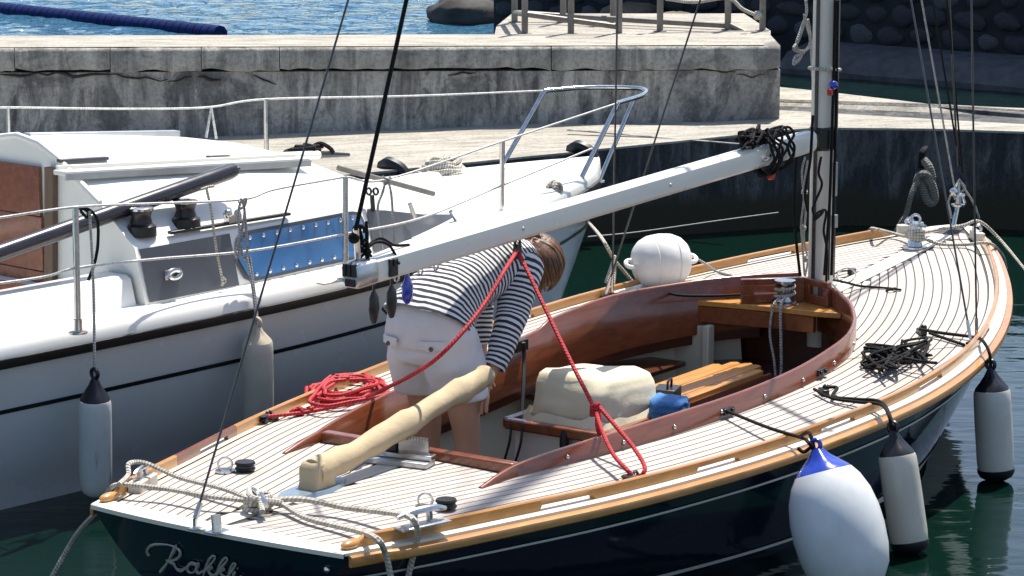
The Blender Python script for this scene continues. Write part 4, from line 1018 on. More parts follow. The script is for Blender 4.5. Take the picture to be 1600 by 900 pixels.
# small deck gear
for (u, v), (u2, v2) in (((640,318),(648,340)), ((704,330),(716,350))):
    g = MB(); a = wy(u, v, -.66 if u < 700 else -.56); b = wy(u2, v2, -.66 if u < 700 else -.56); g.tube([a, b], .012, 6); part('turn_button', g, stainless, yacht)
g = MB()
for du in (0, 11): g.torus(wy(576+du, 299, -.72), (0,-1,.2), .016, .006, 12, 6)
g.tube([wy(581,305,-.72), wy(583,330,-.72)], .012, 6); part('deck_hook', g, black_p, yacht)
g = MB(); g.tube(catmull([wx(884,362,4.75), wx(874,395,4.7), wx(862,430,4.62), wx(850,465,4.55), wx(840,500,4.5)], 10), lambda t: .010+.004*math.sin(t*150), 6); part('anchor_chain', g, galv, yacht)
g = MB(); P = Wp(0,0); P = foot(520, 441); g.box(P+Vector((0,.0,.004)), (.16,.05,.006)); part('deck_plate', g, teak_king, yacht)
# loose gear lying on the yacht
g = MB(); a = Vector((-1.0,-.645,.86)); 
A_ = wy(0,395,-.645); B_ = wy(366,266,-.645); A0 = A_ + (A_-B_)*.35
g.tube([A0, A_, A_.lerp(B_,.6), A_.lerp(B_,.975), B_], lambda t: .037 if t < .95 else .031, 16); g.tube([B_, B_+(B_-A_).normalized()*.03], .01, 8)
solo('dark_spar', g, dark_spar, 'charcoal grey tubular spar lying along the white yacht cockpit past its winches', 'spar', xf=MWH)
g = MB(); a, b = wz(400,246,1.28), wz(497,242,1.20); a = Vector((2.45,.05,1.30)); b = wy(497,242,.25); a = wy(385,247,.12)
g.tube([a, b], .022, 10); solo('white_pole', g, white_gel, 'short white pole lying on the front of the coachroof', 'pole', xf=MWH)
g = MB(); g.tube([b, wy(545,242,.28)], lambda t: .02-.01*t, 8); solo('pole_tip', g, black_p, 'dark pointed cap at the end of the white pole', 'cap', xf=MWH)
g = MB(); random.seed(3)
c0 = wy(485,234,.32); g.tube(catmull([c0+Vector((random.uniform(-.12,.12), random.uniform(-.08,.08), random.uniform(-.03,.03))) for _ in range(16)], 5), .012, 6)
solo('dark_rope_bundle', g, black_rope, 'dark tangle of line beside the white pole on the coachroof', 'rope', xf=MWH)
g = MB(); a, b = wy(528,262,-.18), wy(678,303,-.32); g.tube([a, b], .014, 8); solo('boat_hook', g, wood('grey_pole', (.12,.11,.10), (.22,.2,.18), (10,10,10), .7, 0), 'weathered grey wooden pole lying across the yacht foredeck', 'pole', xf=MWH)
g = MB(); random.seed(5); c0 = wz(692,276,.845)
for k in range(4):
    rr = .13-.016*k; g.tube([c0+Vector((rr*1.05*math.cos(a*.42)+.012*random.uniform(-1,1), rr*math.sin(a*.42), .018+.022*k+.008*math.sin(a*1.3+k))) for a in range(15)], .015, 8, True)
g.tube(catmull([c0+Vector((-.12,.02,.05)), c0+Vector((-.02,-.03,.10)), c0+Vector((.08,.03,.09)), c0+Vector((.13,-.04,.03)), c0+Vector((.05,-.12,.02))], 6), .015, 8)
solo('mooring_coil', g, white_rope, 'coil of thick pale rope on the far side of the yacht foredeck', 'rope', xf=MWH)
g = MB(); c0 = wz(866,304,.85)
for k in range(5):
    ax = Vector((random.uniform(-1,1), random.uniform(-1,1), random.uniform(-1,1))); g.torus(c0+Vector((0,0,.03)), ax, .036, .013, 14, 7)
solo('rope_knot', g, white_rope, 'knotted ball of pale rope at the yacht bow edge', 'rope', xf=MWH)
# ropes tied on the lifelines
def hang(name, label, pts, r, m, Y, xf=MWH, loops=None):
    g = MB()
    for p in pts: g.tube(catmull([wy(u, v, Y) for u, v in p], 6), r, 6)
    return solo(name, g, m, label, 'rope', xf=xf)
hang('tied_line', 'grey lashing looped over the lifeline near the second fender of the yacht', [[(377,310),(372,335),(374,365),(368,395),(372,400),(378,360),(382,330),(378,312)], [(380,312),(384,350),(386,395),(379,402),(376,370)], [(373,316),(384,310),(382,322),(372,328)]], .006, grey_rope, -1.02)
hang('long_tied_line', 'pale line hanging from the spar end down the yacht cabin side', [[(322,292),(330,330),(338,390),(346,430),(348,445)], [(314,296),(326,292),(334,291)], [(345,432),(352,438),(346,446)]], .0065, white_rope, -.86)
hang('stanchion_line', 'dark lines knotted round the top of the aft stanchion', [[(124,326),(140,328),(152,345),(153,380),(148,410),(138,438)], [(126,330),(136,340),(138,330),(128,324),(142,334)], [(120,324),(132,322)]], .007, black_rope, -1.01)
hang('lifeline_knot', 'pale line knotted on the yacht lifeline above the boom end', [[(604,278),(598,300),(590,330),(600,390)], [(606,280),(612,310),(616,385)], [(598,276),(608,284),(600,288),(610,276)]], .006, grey_rope, -.93)

# ------------------------------------------------------------ fenders
def fender_mat(name, base, scuff, amt=.5):
    m, t, p, N, L = newm(name); v = texco(t)
    n1 = noi(t, v, 5, 5, .6, .4); n2 = noi(t, texco(t, (9, 9, 1.2)), 2.0, 5, .65)
    c = ramp(t, n1, [(.38, tuple(x*.86 for x in base)), (.62, base)])
    c = mixc(t, ramp(t, n2, [(.60, (0,0,0)), (.72, (amt,)*3)]), c, scuff)
    L(c, p.inputs['Base Color']); setp(p, Roughness=.38); bump(t, p, noi(t, v, 60, 3), .05, .004); return m
fw = fender_mat('fender_white', (.60,.58,.52), (.30,.27,.22), .35)
fw_old = fender_mat('fender_aged', (.55,.52,.44), (.16,.12,.08), .85)
fw_big = fender_mat('fender_big_white', (.66,.68,.68), (.38,.37,.36), .2)
def fender(name, label, top, bot, rad, capm, bodym, xf, cap=.16, tail=True, bcap=None, prof=None, group='cylindrical fenders'):
    top, bot = Vector(top), Vector(bot); ax = (bot-top); L = ax.length; d = ax.normalized()
    root = bpy.data.objects.new(name, None); COL.objects.link(root); W0 = xf @ bot; root.location = W0; tag(root, label, 'fender', group)
    T = Matrix.Translation(-W0) @ xf
    def put(n_, g, m, **k):
        g.v = [T @ p for p in g.v]; return part(n_, g, m, root, **k)
    cz = L*cap
    body = [(cz-.002, rad*.93), (cz+.012, rad*.985), (cz+.05, rad), (L*.5, rad*1.01), (L-.09, rad), (L-.05, rad*.96), (L-.022, rad*.82), (L-.006, rad*.5), (L, rad*.05)] if prof is None else [(h*L, r*rad) for h, r in prof]
    g = MB(); g.lathe(top, d, body, 28); put('body', g, bodym)
    n = 28; rings = []
    a = d; u = Vector((1,0,0)) if abs(a.x) < .9 else Vector((0,1,0)); x = (u-a*u.dot(a)).normalized(); y = a.cross(x)
    r_end = body[0][1]
    for f, rr, rib in ((0,.16,.0),(.10,.24,.1),(.35,.42,.28),(.65,.72,.16),(.88,.95,.04),(1.02,1.01,0)):
        rings.append([top+a*(cz*f)+(x*math.cos(2*math.pi*j/n)+y*math.sin(2*math.pi*j/n))*(r_end*rr*(1-rib*.62*(1+math.cos(4*2*math.pi*j/n)))) for j in range(n)])
    g = MB(); g.loft(rings); cp = put('cap', g, capm)
    g = MB(); sdv = x if abs(x.dot(Vector((0,0,1)))) < .9 else y
    g.torus(top-a*.012, sdv, .020, .009, 14, 8); put('eye', g, capm)
    if bcap: g = MB(); g.lathe(top+d*(L-.055), d, [(0,rad*1.012),(.018,rad*.99),(.036,rad*.86),(.050,rad*.55),(.058,rad*.1)], 28); put('bottom_cap', g, bcap)
    return root
# big teardrop fender of the blue boat
bigp = [(.10,.50),(.17,.68),(.26,.85),(.38,.965),(.52,1.0),(.66,.985),(.80,.91),(.90,.76),(.96,.55),(.99,.3),(1.0,.05)]
Yb = 0
ft = nx(1276, 700, 1.99); fb = nx(1338, 935, 1.93)
fender('teardrop_fender', 'large white teardrop fender with bright blue cap hanging on the navy hull', ft, fb, .178, blue_vinyl, fw_big, MN, cap=.165, prof=[(.16,.62),(.22,.76),(.32,.90),(.44,.98),(.56,1.0),(.70,.97),(.82,.88),(.91,.70),(.97,.42),(1.0,.05)], group='fenders on the navy hull')
fb = nz(1424, 866, .0); ft = nx(1396, 672, fb.x+.02)
fender('cylinder_fender', 'stained white cylindrical fender with dark cap beside the big blue-capped fender', ft, fb, .078, navy_vinyl, fw_old, MN, cap=.20, bcap=navy_vinyl, group='fenders on the navy hull'); F2 = (fb.x+.02)
fb = nz(1557, 751, .0); ft = nx(1548, 574, fb.x)
fender('cylinder_fender', 'clean white cylindrical fender with dark cap near the navy bow, standing in the water', ft, fb, .082, navy_vinyl, fw, MN, cap=.20, bcap=navy_vinyl, group='fenders on the navy hull'); F3 = fb.x; print('F2 F3', F2, F3, ft, fb)
Yf = -1.10
ft = wy(148, 588, Yf); fb = wy(150, 776, Yf+.03)
fender('cylinder_fender', 'grey-white fender with dark top on the aft part of the white yacht', ft, fb, .069, navy_vinyl, fender_mat('fender_streaked', (.62,.64,.62), (.06,.07,.06), .9), MWH, cap=.20, group='fenders on the white yacht')
ft = wy(402, 508, Yf); fb = wy(404, 690, Yf+.03)
fender('cylinder_fender', 'old cream fender with dirty scuffs hanging between the two boats', ft, fb, .070, fender_mat('fender_cream_top', (.52,.46,.34), (.2,.16,.1), .5), fw_old, MWH, cap=.14, group='fenders on the white yacht')
def lineW(name, label, pts, r, m, cat='rope', n=6, k=8):
    g = MB(); 
    for p in (pts if isinstance(pts[0], list) else [pts]): g.tube(catmull(p, k), r, n)
    return solo(name, g, m, label, cat)
N_ = lambda P: MN @ Vector(P)
V_ = lambda P: MWH @ Vector(P)
lineW('fender_line', 'grey fender line from the stanchion to the dark-topped yacht fender', [V_(wy(140,330,-1.03)), V_(wy(146,450,-1.06)), V_(wy(148,590,Yf))], .006, grey_rope)
lineW('fender_line', 'pale double fender line above the old cream yacht fender', [[V_(wy(384,395,-1.02)), V_(wy(393,440,-1.06)), V_(wy(402,508,Yf))], [V_(wy(390,400,-1.03)), V_(wy(398,460,-1.07)), V_(wy(403,508,Yf))]], .006, grey_rope)
def dk(u, v, up=.008):
    z = .5
    for _ in range(8): P = nz(u, v, z+up); z = dzk(P.x, P.y)
    return P
lineW('fender_line', 'taut black line from the coaming to the blue-capped fender', [[N_((2.43,-.665,.54)), N_(dk(1200,668,.05)), N_(dk(1252,684,.055)), N_(nx(1262,690,1.98)), N_(nx(1272,702,1.985))], [N_(dk(1250,682,.06)), N_(nx(1264,676,2.02)), N_(nx(1272,700,1.99))], [N_(nx(1246,700,1.95)), N_(nx(1256,706,1.96)), N_(nx(1268,698,1.98))]], .0075, black_rope)
lineW('fender_line', 'doubled black line crossing the toe rail to the stained fender', [[N_(dk(1272,608,.02)), N_(dk(1300,622,.02)), N_(dk(1340,628,.03)), N_(dk(1376,632,.055)), N_(nx(1389,650,F2)), N_(nx(1394,674,F2))], [N_(dk(1290,605,.03)), N_(dk(1308,606,.03)), N_(dk(1302,620,.02)), N_(dk(1340,624,.03)), N_(dk(1378,629,.055)), N_(nx(1394,660,F2)), N_(nx(1396,676,F2))]], .0075, black_rope)
lineW('fender_line', 'black line from the starboard shroud foot over the rail to the bow fender', [[N_(dk(1436,514,.03)), N_(dk(1470,520,.02)), N_(dk(1523,527,.02)), N_(dk(1536,533,.055)), N_(nx(1546,552,F3)), N_(nx(1548,576,F3))], [N_(dk(1452,520,.02)), N_(dk(1480,530,.012)), N_(dk(1507,539,.01))]], .0075, black_rope)
for (u, v, lab) in ((1287, 612, 'small black cleat block on the side deck with the doubled line'), (1440, 518, 'small black block on the side deck at the shroud line')):
    g = MB(); P = dk(u, v, .012); g.box(P, (.07,.03,.026), Matrix.Rotation(.8, 3, 'Z')); g.ball(P+Vector((.02,0,.014)), .016); solo('line_block', g, black_p, lab, 'block', 'deck blocks', MN, .004)

# round white buoy with lifting eyes resting on the port side deck
bz = root = bpy.data.objects.new('mooring_buoy', None); COL.objects.link(root)
bc = ny(1033, 408, .86); W0 = MN @ Vector((bc.x, bc.y, bc.z-.135)); root.location = W0; tag(root, 'round white plastic buoy with two eyes on the port side deck', 'buoy')
buoy_m = fender_mat('buoy_plastic', (.80,.79,.75), (.55,.53,.5), .25)
T = Matrix.Translation(-W0) @ MN
axd = (ny(1078, 405, .86) - ny(990, 412, .86)).normalized(); axd = (axd*.75 + Vector((-.25,.6,0))*0).normalized()
axd = Vector((.83, -.56, .02)).normalized()
prof = [(-.150,.02),(-.142,.055),(-.125,.088),(-.10,.112),(-.06,.130),(-.055,.1265),(-.05,.131),(.0,.136),(.045,.132),(.05,.1275),(.055,.131),(.10,.112),(.125,.088),(.142,.055),(.150,.02)]
g = MB(); g.lathe(bc, axd, prof, 32); g.v = [T @ p for p in g.v]; part('shell', g, buoy_m, root)
for e in (-1, 1):
    g = MB(); g.torus(bc+axd*.158*e, Vector((.5,.75,.2)).cross(axd).cross(axd)+Vector((.56,.83,0)), .030, .011, 16, 8); g.v = [T @ p for p in g.v]; part('lifting_eye', g, buoy_m, root)
lineW('buoy_line', 'grey line leading from the buoy eye along the port deck', [N_(bc+axd*.185), N_(ny(1102,412,.72)), N_(dk(1120,424,.012)), N_(dk(1150,432,.01))], .006, grey_rope)

# ------------------------------------------------------------ ropes on the blue boat
# red mainsheet
bp = boomP(.295) - up*.055
g = MB(); g.torus(bp-Vector((0,0,.01)), (0,1,0), .018, .006, 12, 6); g.box(bp-Vector((0,0,.045)), (.03,.022,.06)); part('sheet_hanger', g, black_p, boom)
kn = ny(930, 640, -.50); eye = Wp(1.41, -.86, .025); bq = bp-Vector((0,0,.04))
g = MB(); rr = .0085
g.tube(catmull([bq, bq.lerp(kn,.35)+Vector((0,0,-.006)), bq.lerp(kn,.7)+Vector((0,0,-.008)), kn], 8), rr, 8)
g.tube(catmull([kn, kn.lerp(eye,.3)+Vector((-.018,.012,.0)), kn.lerp(eye,.65)+Vector((-.026,.02,.0)), eye+Vector((-.024,.022,.03)), eye+Vector((0,-.006,-.002)), eye+Vector((.030,-.024,.03)), kn.lerp(eye,.65)+Vector((.040,-.036,.012)), kn.lerp(eye,.3)+Vector((.026,-.022,.012)), kn+Vector((.01,0,.02))], 7), rr, 8)
g.tube(catmull([kn+Vector((0,-.01,.03)), kn+Vector((.01,-.014,-.05)), kn+Vector((.005,-.02,-.10)), kn+Vector((-.006,-.014,-.06)), kn+Vector((0,-.01,.01))], 5), rr, 8)
for k in range(4): g.torus(kn+Vector((0,0,.012*k-.02)), (.1,.2+.1*k,1), .015, rr*.95, 12, 7)
solo('mainsheet', g, red_rope, 'red sheet knotted above the cockpit and looped to the starboard deck eye', 'rope', xf=MN)
g = MB()
pp = [bq, ny(790,420,-.06), ny(760,470,-.10), ny(720,522,-.11), ny(680,562,-.05), ny(640,588,.12), ny(604,606,.34), dk(570,622,.05), dk(520,636,.02), dk(470,645,.015), Wp(1.37,.895,.03)]
g.tube(catmull(pp, 8), rr, 8)
solo('mainsheet_tail', g, red_rope, 'red sheet sagging past the person to the port deck block', 'rope', xf=MN)
g = MB(); random.seed(11)
for k in range(9):
    u0, v0 = 545+random.uniform(-10,12), 607+random.uniform(-5,5); ru, rv = random.uniform(34,58), random.uniform(10,22); ph_ = random.uniform(0,6.3); pts = []
    for a in range(12):
        an = ph_+a*2*math.pi/11.3; s_ = 1+.18*math.sin(3*an+k); pts.append(dk(u0+ru*s_*math.cos(an), v0+rv*s_*math.sin(an)-6*math.cos(an), .010+.010*k*.55+.004*math.sin(an*2)))
    g.tube(catmull(pts, 4), rr, 7)
g.tube(catmull([dk(500,610,.03), dk(510,622,.03), dk(498,632,.02), dk(480,640,.015), dk(460,640,.03), dk(452,648,.012)], 5), rr, 7)
for k in range(3): g.torus(dk(468,643,.018), (1,.4*k,.3), .016, rr, 10, 6)
solo('red_rope_coil', g, red_rope, 'heap of red rope coiled on the port side deck', 'rope', xf=MN)
# black rope pile on the starboard deck
def pile(uvs, n, name, label, m, r, spread=(40, 12), lift=.05, seed=1, base=dk):
    random.seed(seed); g = MB()
    for (u0, v0, ru, rv, k) in uvs:
        pts = [base(u0+ru*random.uniform(-1,1), v0+rv*random.uniform(-1,1), .01+lift*random.random()) for _ in range(k)]
        g.tube(catmull(pts, 5), r, 6)
    return solo(name, g, m, label, 'rope', xf=MN)
pile([(1375,562,32,20,26), (1385,556,36,20,22), (1410,548,50,20,20), (1430,540,34,14,10)], 0, 'black_rope_pile', 'tangled pile of thin black rope on the starboard side deck', black_rope, .0065, seed=4, lift=.06)
# black coil lashed on the boom near the mast
random.seed(9); g = MB()
for k in range(9):
    t = .86+.055*random.random(); c = boomP(t)+Vector((0,-.01,.02)); pts = []
    for a in range(14):
        an = a*2*math.pi/13; pts.append(c+Vector((random.uniform(-.05,.05), (.06+.01*random.random())*math.cos(an)-.005, (.085+.02*random.random())*math.sin(an)-.01)))
    g.tube(catmull(pts, 4), .0065, 6)
for k in range(8):
    c = boomP(.835+.03*random.random())+Vector((0,0,.085)); pts = [c+Vector((random.uniform(-.13,.10), random.uniform(-.05,.05), random.uniform(-.03,.045))) for _ in range(8)]; g.tube(catmull(pts, 4), .0065, 6)
solo('boom_rope_coil', g, black_rope, 'black coil of line lashed round the boom beside the mast', 'rope', xf=MN)
g = MB(); e0 = boomP(-.01)+up*.06
g.tube(catmull([e0, e0+Vector((.06,-.02,.05)), e0+Vector((.14,-.03,.03)), e0+Vector((.18,-.045,-.04)), boomP(.035)+Vector((0,-.055,.02))], 6), .006, 6)
g.tube(catmull([e0+Vector((0,0,.02)), e0+Vector((.10,-.01,.06)), e0+Vector((.20,-.01,.02)), boomP(.08)+up*.055], 6), .006, 6)
for k in range(4): g.tube(catmull([e0+Vector((random.uniform(-.03,.04), random.uniform(-.03,.03), random.uniform(-.01,.14))) for _ in range(6)], 4), .006, 6)
solo('boom_end_line', g, black_rope, 'black lines knotted over the outer end of the boom', 'rope', xf=MN)
# stern mooring lines
cl = Wp(.27,-.02,.035)
lineW('stern_mooring_line', 'laid white mooring line doubled from the port stern cleat to the centre cleat', [[N_(cl), N_(dk(330,776,.05)), N_(dk(260,764,.05)), N_(dk(190,757,.05)), N_(nz(170,766,.50)), N_(nz(160,785,.40))],
   [N_(cl+Vector((0,.03,0))), N_(dk(350,764,.05)), N_(dk(280,746,.05)), N_(c2+Vector((.02,0,.05))), N_(c2+Vector((-.05,.02,.06))), N_(c2+Vector((-.09,-.01,.03))), N_(dk(186,757,.06))]], .0095, white_rope)
lineW('dock_line', 'white laid rope dropping from the stern into the water', [N_(nx(153,798,.06)), pz(120,835,.25), pz(85,895,.08), pz(60,940,-.05)], .0105, white_rope)
lineW('starboard_stern_line', 'pale rope leading from the centre cleat over the starboard stern rail', [[N_(cl), N_(dk(440,788,.03)), N_(dk(480,810,.02)), N_(dk(560,830,.03)), N_(dk(590,843,.06)), N_(nx(602,865,.12)), N_(nx(610,900,.15)), N_(nx(614,940,.2))],
   [N_(cl), N_(dk(470,780,.05)), N_(dk(540,793,.04)), N_(dk(620,803,.07)), N_(dk(646,812,.10)), N_(nx(652,840,.28)), N_(nx(640,890,.30)), N_(nx(630,940,.32))]], .0115, ropem('smooth_pale_rope', (.60,.56,.48), (.40,.37,.31), 60, 2, .9, .4))
g = MB(); random.seed(2)
for k in range(5): g.torus(cl+Vector((.0,.0,-.012+.008*k)), (.3*random.uniform(-1,1),.3*random.uniform(-1,1),1), .055, .010, 16, 7, .7)
g.tube(catmull([cl+Vector((-.10,-.10,.0)), cl+Vector((0,0,.03)), cl+Vector((.09,.10,.01)), cl+Vector((.02,.06,.03)), cl+Vector((-.06,-.03,.03)), cl+Vector((.04,-.08,.0))], 5), .011, 7)
solo('cleat_hitch', g, white_rope, 'pale rope belayed in a figure of eight on the centre stern cleat', 'rope', xf=MN)
# bow lines
bt_ = Wp(5.50,.02,.07)
lineW('bow_line', 'pale mooring line led from the bow post over the starboard bow', [[N_(bt_), N_(dk(1452,376,.03)), N_(dk(1475,382,.015)), N_(dk(1510,382,.015)), N_(dk(1545,380,.05)), N_(pz(1566,396,.66) and nz(1566,398,.62)), N_(nz(1572,420,.50))], [N_(bt_), N_(dk(1470,358,.05)), N_(dk(1505,352,.06)), N_(dk(1530,346,.07)), py(1560,372,14.5), py(1600,420,14.25), py(1680,520,13.8), py(1800,690,13.0)]], .0085, white_rope)
lineW('port_bow_line', 'pale line from the bow post across the port rail', [N_(bt_), N_(dk(1415,369,.03)), N_(dk(1390,363,.03)), N_(dk(1364,357,.06)), N_(nz(1358,360,.45))], .0085, white_rope)
g = MB()
for k in range(4): g.torus(bt_+Vector((0,0,-.02+.012*k)), (.1,.1*k-.15,1), .045, .008, 18, 7)
solo('bow_post_turns', g, white_rope, 'turns of pale line wound on the steel bow post', 'rope', xf=MN)
lineW('crossed_tie', 'white ropes crossed and tied between the yacht bow and the port rail', [[V_(wx(918,346,4.9)), N_(ny(940,372,1.12)), N_(ny(960,406,1.06)), N_(ny(975,424,1.04)), N_(ny(988,440,1.02))], [N_(ny(961,400,1.06)), N_(ny(955,418,1.05)), N_(ny(947,441,1.03))], [N_(ny(961,402,1.06)), N_(ny(960,425,1.05)), N_(ny(958,445,1.03))]], .009, white_rope)
lineW('far_mooring_line', 'thin pale line stretched over dark water towards the quay', [V_(wx(918,370,4.7)), py(1000,362,16.5), py(1120,345,17.3), py(1216,332,18.2)], .0035, grey_rope)
g = MB(); g.tube(catmull([dk(1296,436,.01), dk(1320,441,.05), dk(1345,447,.012), dk(1385,450,.008), dk(1408,453,.008)], 6), .006, 6); g.torus(dk(1392,452,.01), (0,.3,1), .022, .005, 12, 6)
solo('foredeck_line', g, black_rope, 'short black line with a knot on the foredeck beside the mast', 'rope', xf=MN)
g = MB(); P = dk(1322,440,.012); g.torus(P+Vector((0,0,.03)), (.6,.5,.4), .045, .004, 22, 6); solo('steel_ring', g, stainless, 'thin steel ring lying on the deck in front of the mast', 'ring', xf=MN)
g = MB(); g.tube(catmull([dk(1300,430,.02), dk(1312,424,.02), dk(1325,423,.012)], 5), .005, 6); g.box(dk(1331,424,.014), (.05,.025,.025)); solo('small_jam_block', g, black_p, 'small dark block on the foredeck with a thin line', 'block', xf=MN, bevel=.003)
g = MB(); g.tube(catmull([dk(1030,452,.03), nz(1060,461,.66), nz(1120,462,.64), nz(1180,459,.64), nz(1225,459,.635)], 6), .007, 6); solo('jib_sheet', g, black_rope, 'black sheet running along the port coaming to the mast winch', 'rope', xf=MN)

# ------------------------------------------------------------ bag, towel, pouch in the cockpit
g = MB(); rw = []
bc_ = Vector((2.46, -.01, .44))
sil = herm([(0,1.0),(.15,1.0),(.45,.95),(.8,.86),(.93,.74),(.985,.5),(1.0,.05)])
for i in range(15):
    f = i/14; r = []
    for j in range(40):
        a = 2*math.pi*j/40; ca, sa = math.cos(a), math.sin(a); e = .42
        x_ = math.copysign(abs(ca)**e, ca); y_ = math.copysign(abs(sa)**e, sa); k = sil(f)
        h_ = .185*min(1, f*1.06)
        h_ *= (1.0+.12*(-x_))  # higher towards the stern
        p = bc_+Vector((.25*x_*k, .205*y_*k, h_))
        p += Vector((noise.noise(p*7), noise.noise(p*7+Vector((9,0,0))), noise.noise(p*6+Vector((0,9,0)))*.8))*.022 + Vector((1,1,.6))*noise.noise(p*19)*.007
        r.append(p)
    rw.append(r)
g.loft(rw); bag = solo('canvas_cover', g, bag_cv, 'crumpled cream canvas cover lying over the engine box', 'cover', xf=MN, ang=80)
g = MB(); rw = []
for i in range(3):
    rw.append([bc_+Vector(((.262+.014*i)*math.copysign(abs(math.cos(a))**.5, math.cos(a)), (.216+.012*i)*math.copysign(abs(math.sin(a))**.5, math.sin(a)), .035-.028*i+.012*math.sin(a*9+i)+.01*math.sin(a*4))) for a in [2*math.pi*j/60 for j in range(60)]])
g.loft(rw, True, False, False); g.v = list(g.v); me_h = part('hem', g, bag_cv, None, fix=True); me_h.parent = bag; me_h.matrix_parent_inverse = bag.matrix_basis.inverted() @ MN
P = nz(1046, 637, .47); g = MB(); rw = []
for z, k in ((-.05,1.0),(-.035,1.06),(-.02,.98),(-.012,1.05),(.004,1.06),(.014,.97),(.022,1.02),(.034,.97),(.042,.85),(.046,.5),(.047,.05)):
    r = []
    for q_ in range(36):
        a = 2*math.pi*q_/36; ca, sa = math.cos(a), math.sin(a); v_ = Vector((.085*k*math.copysign(abs(ca)**.45, ca), .075*k*math.copysign(abs(sa)**.45, sa), z))
        v_ += Vector((1,1,.8))*(.010*noise.noise(v_*22)+.005*noise.noise(v_*50)); r.append(P+Matrix.Rotation(.35,3,'Z') @ v_)
    rw.append(r)
g.loft(rw); solo('folded_towel', g, blue_towel, 'folded blue towel beside the canvas cover in the cockpit', 'towel', xf=MN, ang=80)
P = nz(1042, 614, .47); g = MB(); g.box(P, (.12,.10,.05), Matrix.Rotation(.3,3,'Z')); g.tube(catmull([P+Vector((-.03,-.02,.02)), P+Vector((-.025,-.02,.055)), P+Vector((.02,-.01,.06)), P+Vector((.035,0,.02))], 5), .006, 6); solo('black_pouch', g, black_p, 'small black pouch with a loop handle behind the blue towel', 'pouch', xf=MN, bevel=.014)
g = MB(); g.tube(catmull([(2.165,-.06,.43), (2.15,-.06,.38), (2.155,-.07,.28), (2.15,-.07,.2)], 5), .02, 8); solo('box_strap', g, black_r, 'black strap hanging on the engine box', 'strap', xf=MN)
for dy in (0, .055):
    g = MB(); g.tube(catmull([(2.16,.21-dy,.44), (2.12,.19-dy,.36), (2.10,.22-dy,.22), (2.12,.24-dy,.1)], 6), .006, 6); solo('box_cable', g, black_r, 'thin black cable hanging at the corner of the engine box' if not dy else 'thin black cable hanging between the box corner cable and the black strap', 'cable', 'engine box cables', xf=MN)

# ------------------------------------------------------------ the person bending over in the cockpit
FEET = MN @ Vector((1.78, .31, .0))
person = bpy.data.objects.new('person', None); COL.objects.link(person); person.location = FEET
tag(person, 'person in striped top and pale shorts bending over in the cockpit', 'person')
PT = Matrix.Translation(-FEET) @ MN @ Matrix.Translation((.14,.10,-.036))
def pput(n_, g, m, parent=person, **k):
    g.v = [PT @ Vector(p) for p in g.v]; return part(n_, g, m, parent, **k)
# body: one skinned surface over a posed skeleton
bv, be, br = [], [], []
def bone(p, r, prev=None):
    bv.append(PT @ Vector(p)); br.append(r if isinstance(r, tuple) else (r, r)); i = len(bv)-1
    if prev is not None: be.append((prev, i))
    return i
def chain(prev, pts):
    for p, r in pts: prev = bone(p, r, prev)
    return prev
pv = bone((1.63,.21,.90), (.13,.12)); sp = chain(pv, [((1.70,.21,.99), (.13,.11)), ((1.84,.205,1.07), (.12,.10)), ((1.98,.20,1.11), (.13,.10)), ((2.09,.195,1.125), (.09,.085))])
nk = chain(sp, [((2.19,.195,1.13), .055), ((2.25,.195,1.12), .056)])
hd = chain(nk, [((2.315,.195,1.09), .082), ((2.355,.195,1.035), .080), ((2.375,.195,.985), .055)])
h1 = hd-1
chain(h1, [((2.435,.195,1.035), .018), ((2.452,.195,1.020), .010)])            # nose
for y in (-1, 1): chain(h1-1, [((2.325,.195+y*.088,1.055), .020), ((2.312,.195+y*.102,1.058), .016)])   # ears
for s_, xk in ((-1, 0.0), (1, .03)):
    chain(pv, [((1.63,.21+s_*.095,.83), .095), ((1.655+xk,.21+s_*.105,.66), .080), ((1.69+xk,.21+s_*.11,.47), .058), ((1.675+xk,.21+s_*.112,.33), .056), ((1.64+xk,.21+s_*.112,.12), .038), ((1.66+xk,.21+s_*.115,.075), .040), ((1.76+xk,.21+s_*.125,.062), .030), ((1.82+xk,.21+s_*.13,.056), .020)])
arms = {-1: [((2.02,.055,1.105), .068), ((1.915,.030,.955), .050), ((1.865,.020,.900), .044), ((1.79,.02,.79), .038), ((1.745,.025,.725), .028)],
         1: [((2.13,.345,1.10), .068), ((2.16,.37,.955), .050), ((2.17,.375,.90), .044), ((2.15,.36,.78), .038), ((2.14,.345,.71), .028)]}
for s_ in (-1, 1):
    w_ = chain(sp, arms[s_]); a, b = Vector(arms[s_][-2][0]), Vector(arms[s_][-1][0]); d = (b-a).normalized()
    lat = Vector((0, 1, 0)); lat = (lat-d*lat.dot(d)).normalized(); fr_ = d.cross(lat)
    pm = chain(w_, [(b+d*.045, .030), (b+d*.085, .027)])
    for k, (o_, ln) in enumerate(((-.030,.058),(-.010,.068),(.011,.062),(.030,.048))):
        c_ = b+d*.092+lat*o_; chain(pm, [(c_, .010), (c_+d*ln*.55+fr_*.012, .0092), (c_+d*ln+fr_*.034, .008)])
    c_ = b+d*.03; chain(w_+1, [(c_+lat*.036*s_*-1+fr_*.012, .012), (c_+lat*.052*s_*-1+d*.035+fr_*.026, .010), (c_+lat*.050*s_*-1+d*.062+fr_*.036, .008)])
me = bpy.data.meshes.new('body'); me.from_pydata([tuple(v) for v in bv], be, []); me.update()
body = bpy.data.objects.new('body', me); COL.objects.link(body); body.parent = person; me.materials.append(skin_m)
md = body.modifiers.new('skin', 'SKIN'); md.use_smooth_shade = True; md.branch_smoothing = .6
if not me.skin_vertices: 
    bmx = bmesh.new(); bmx.from_mesh(me); bmx.verts.layers.skin.verify(); bmx.to_mesh(me); bmx.free()
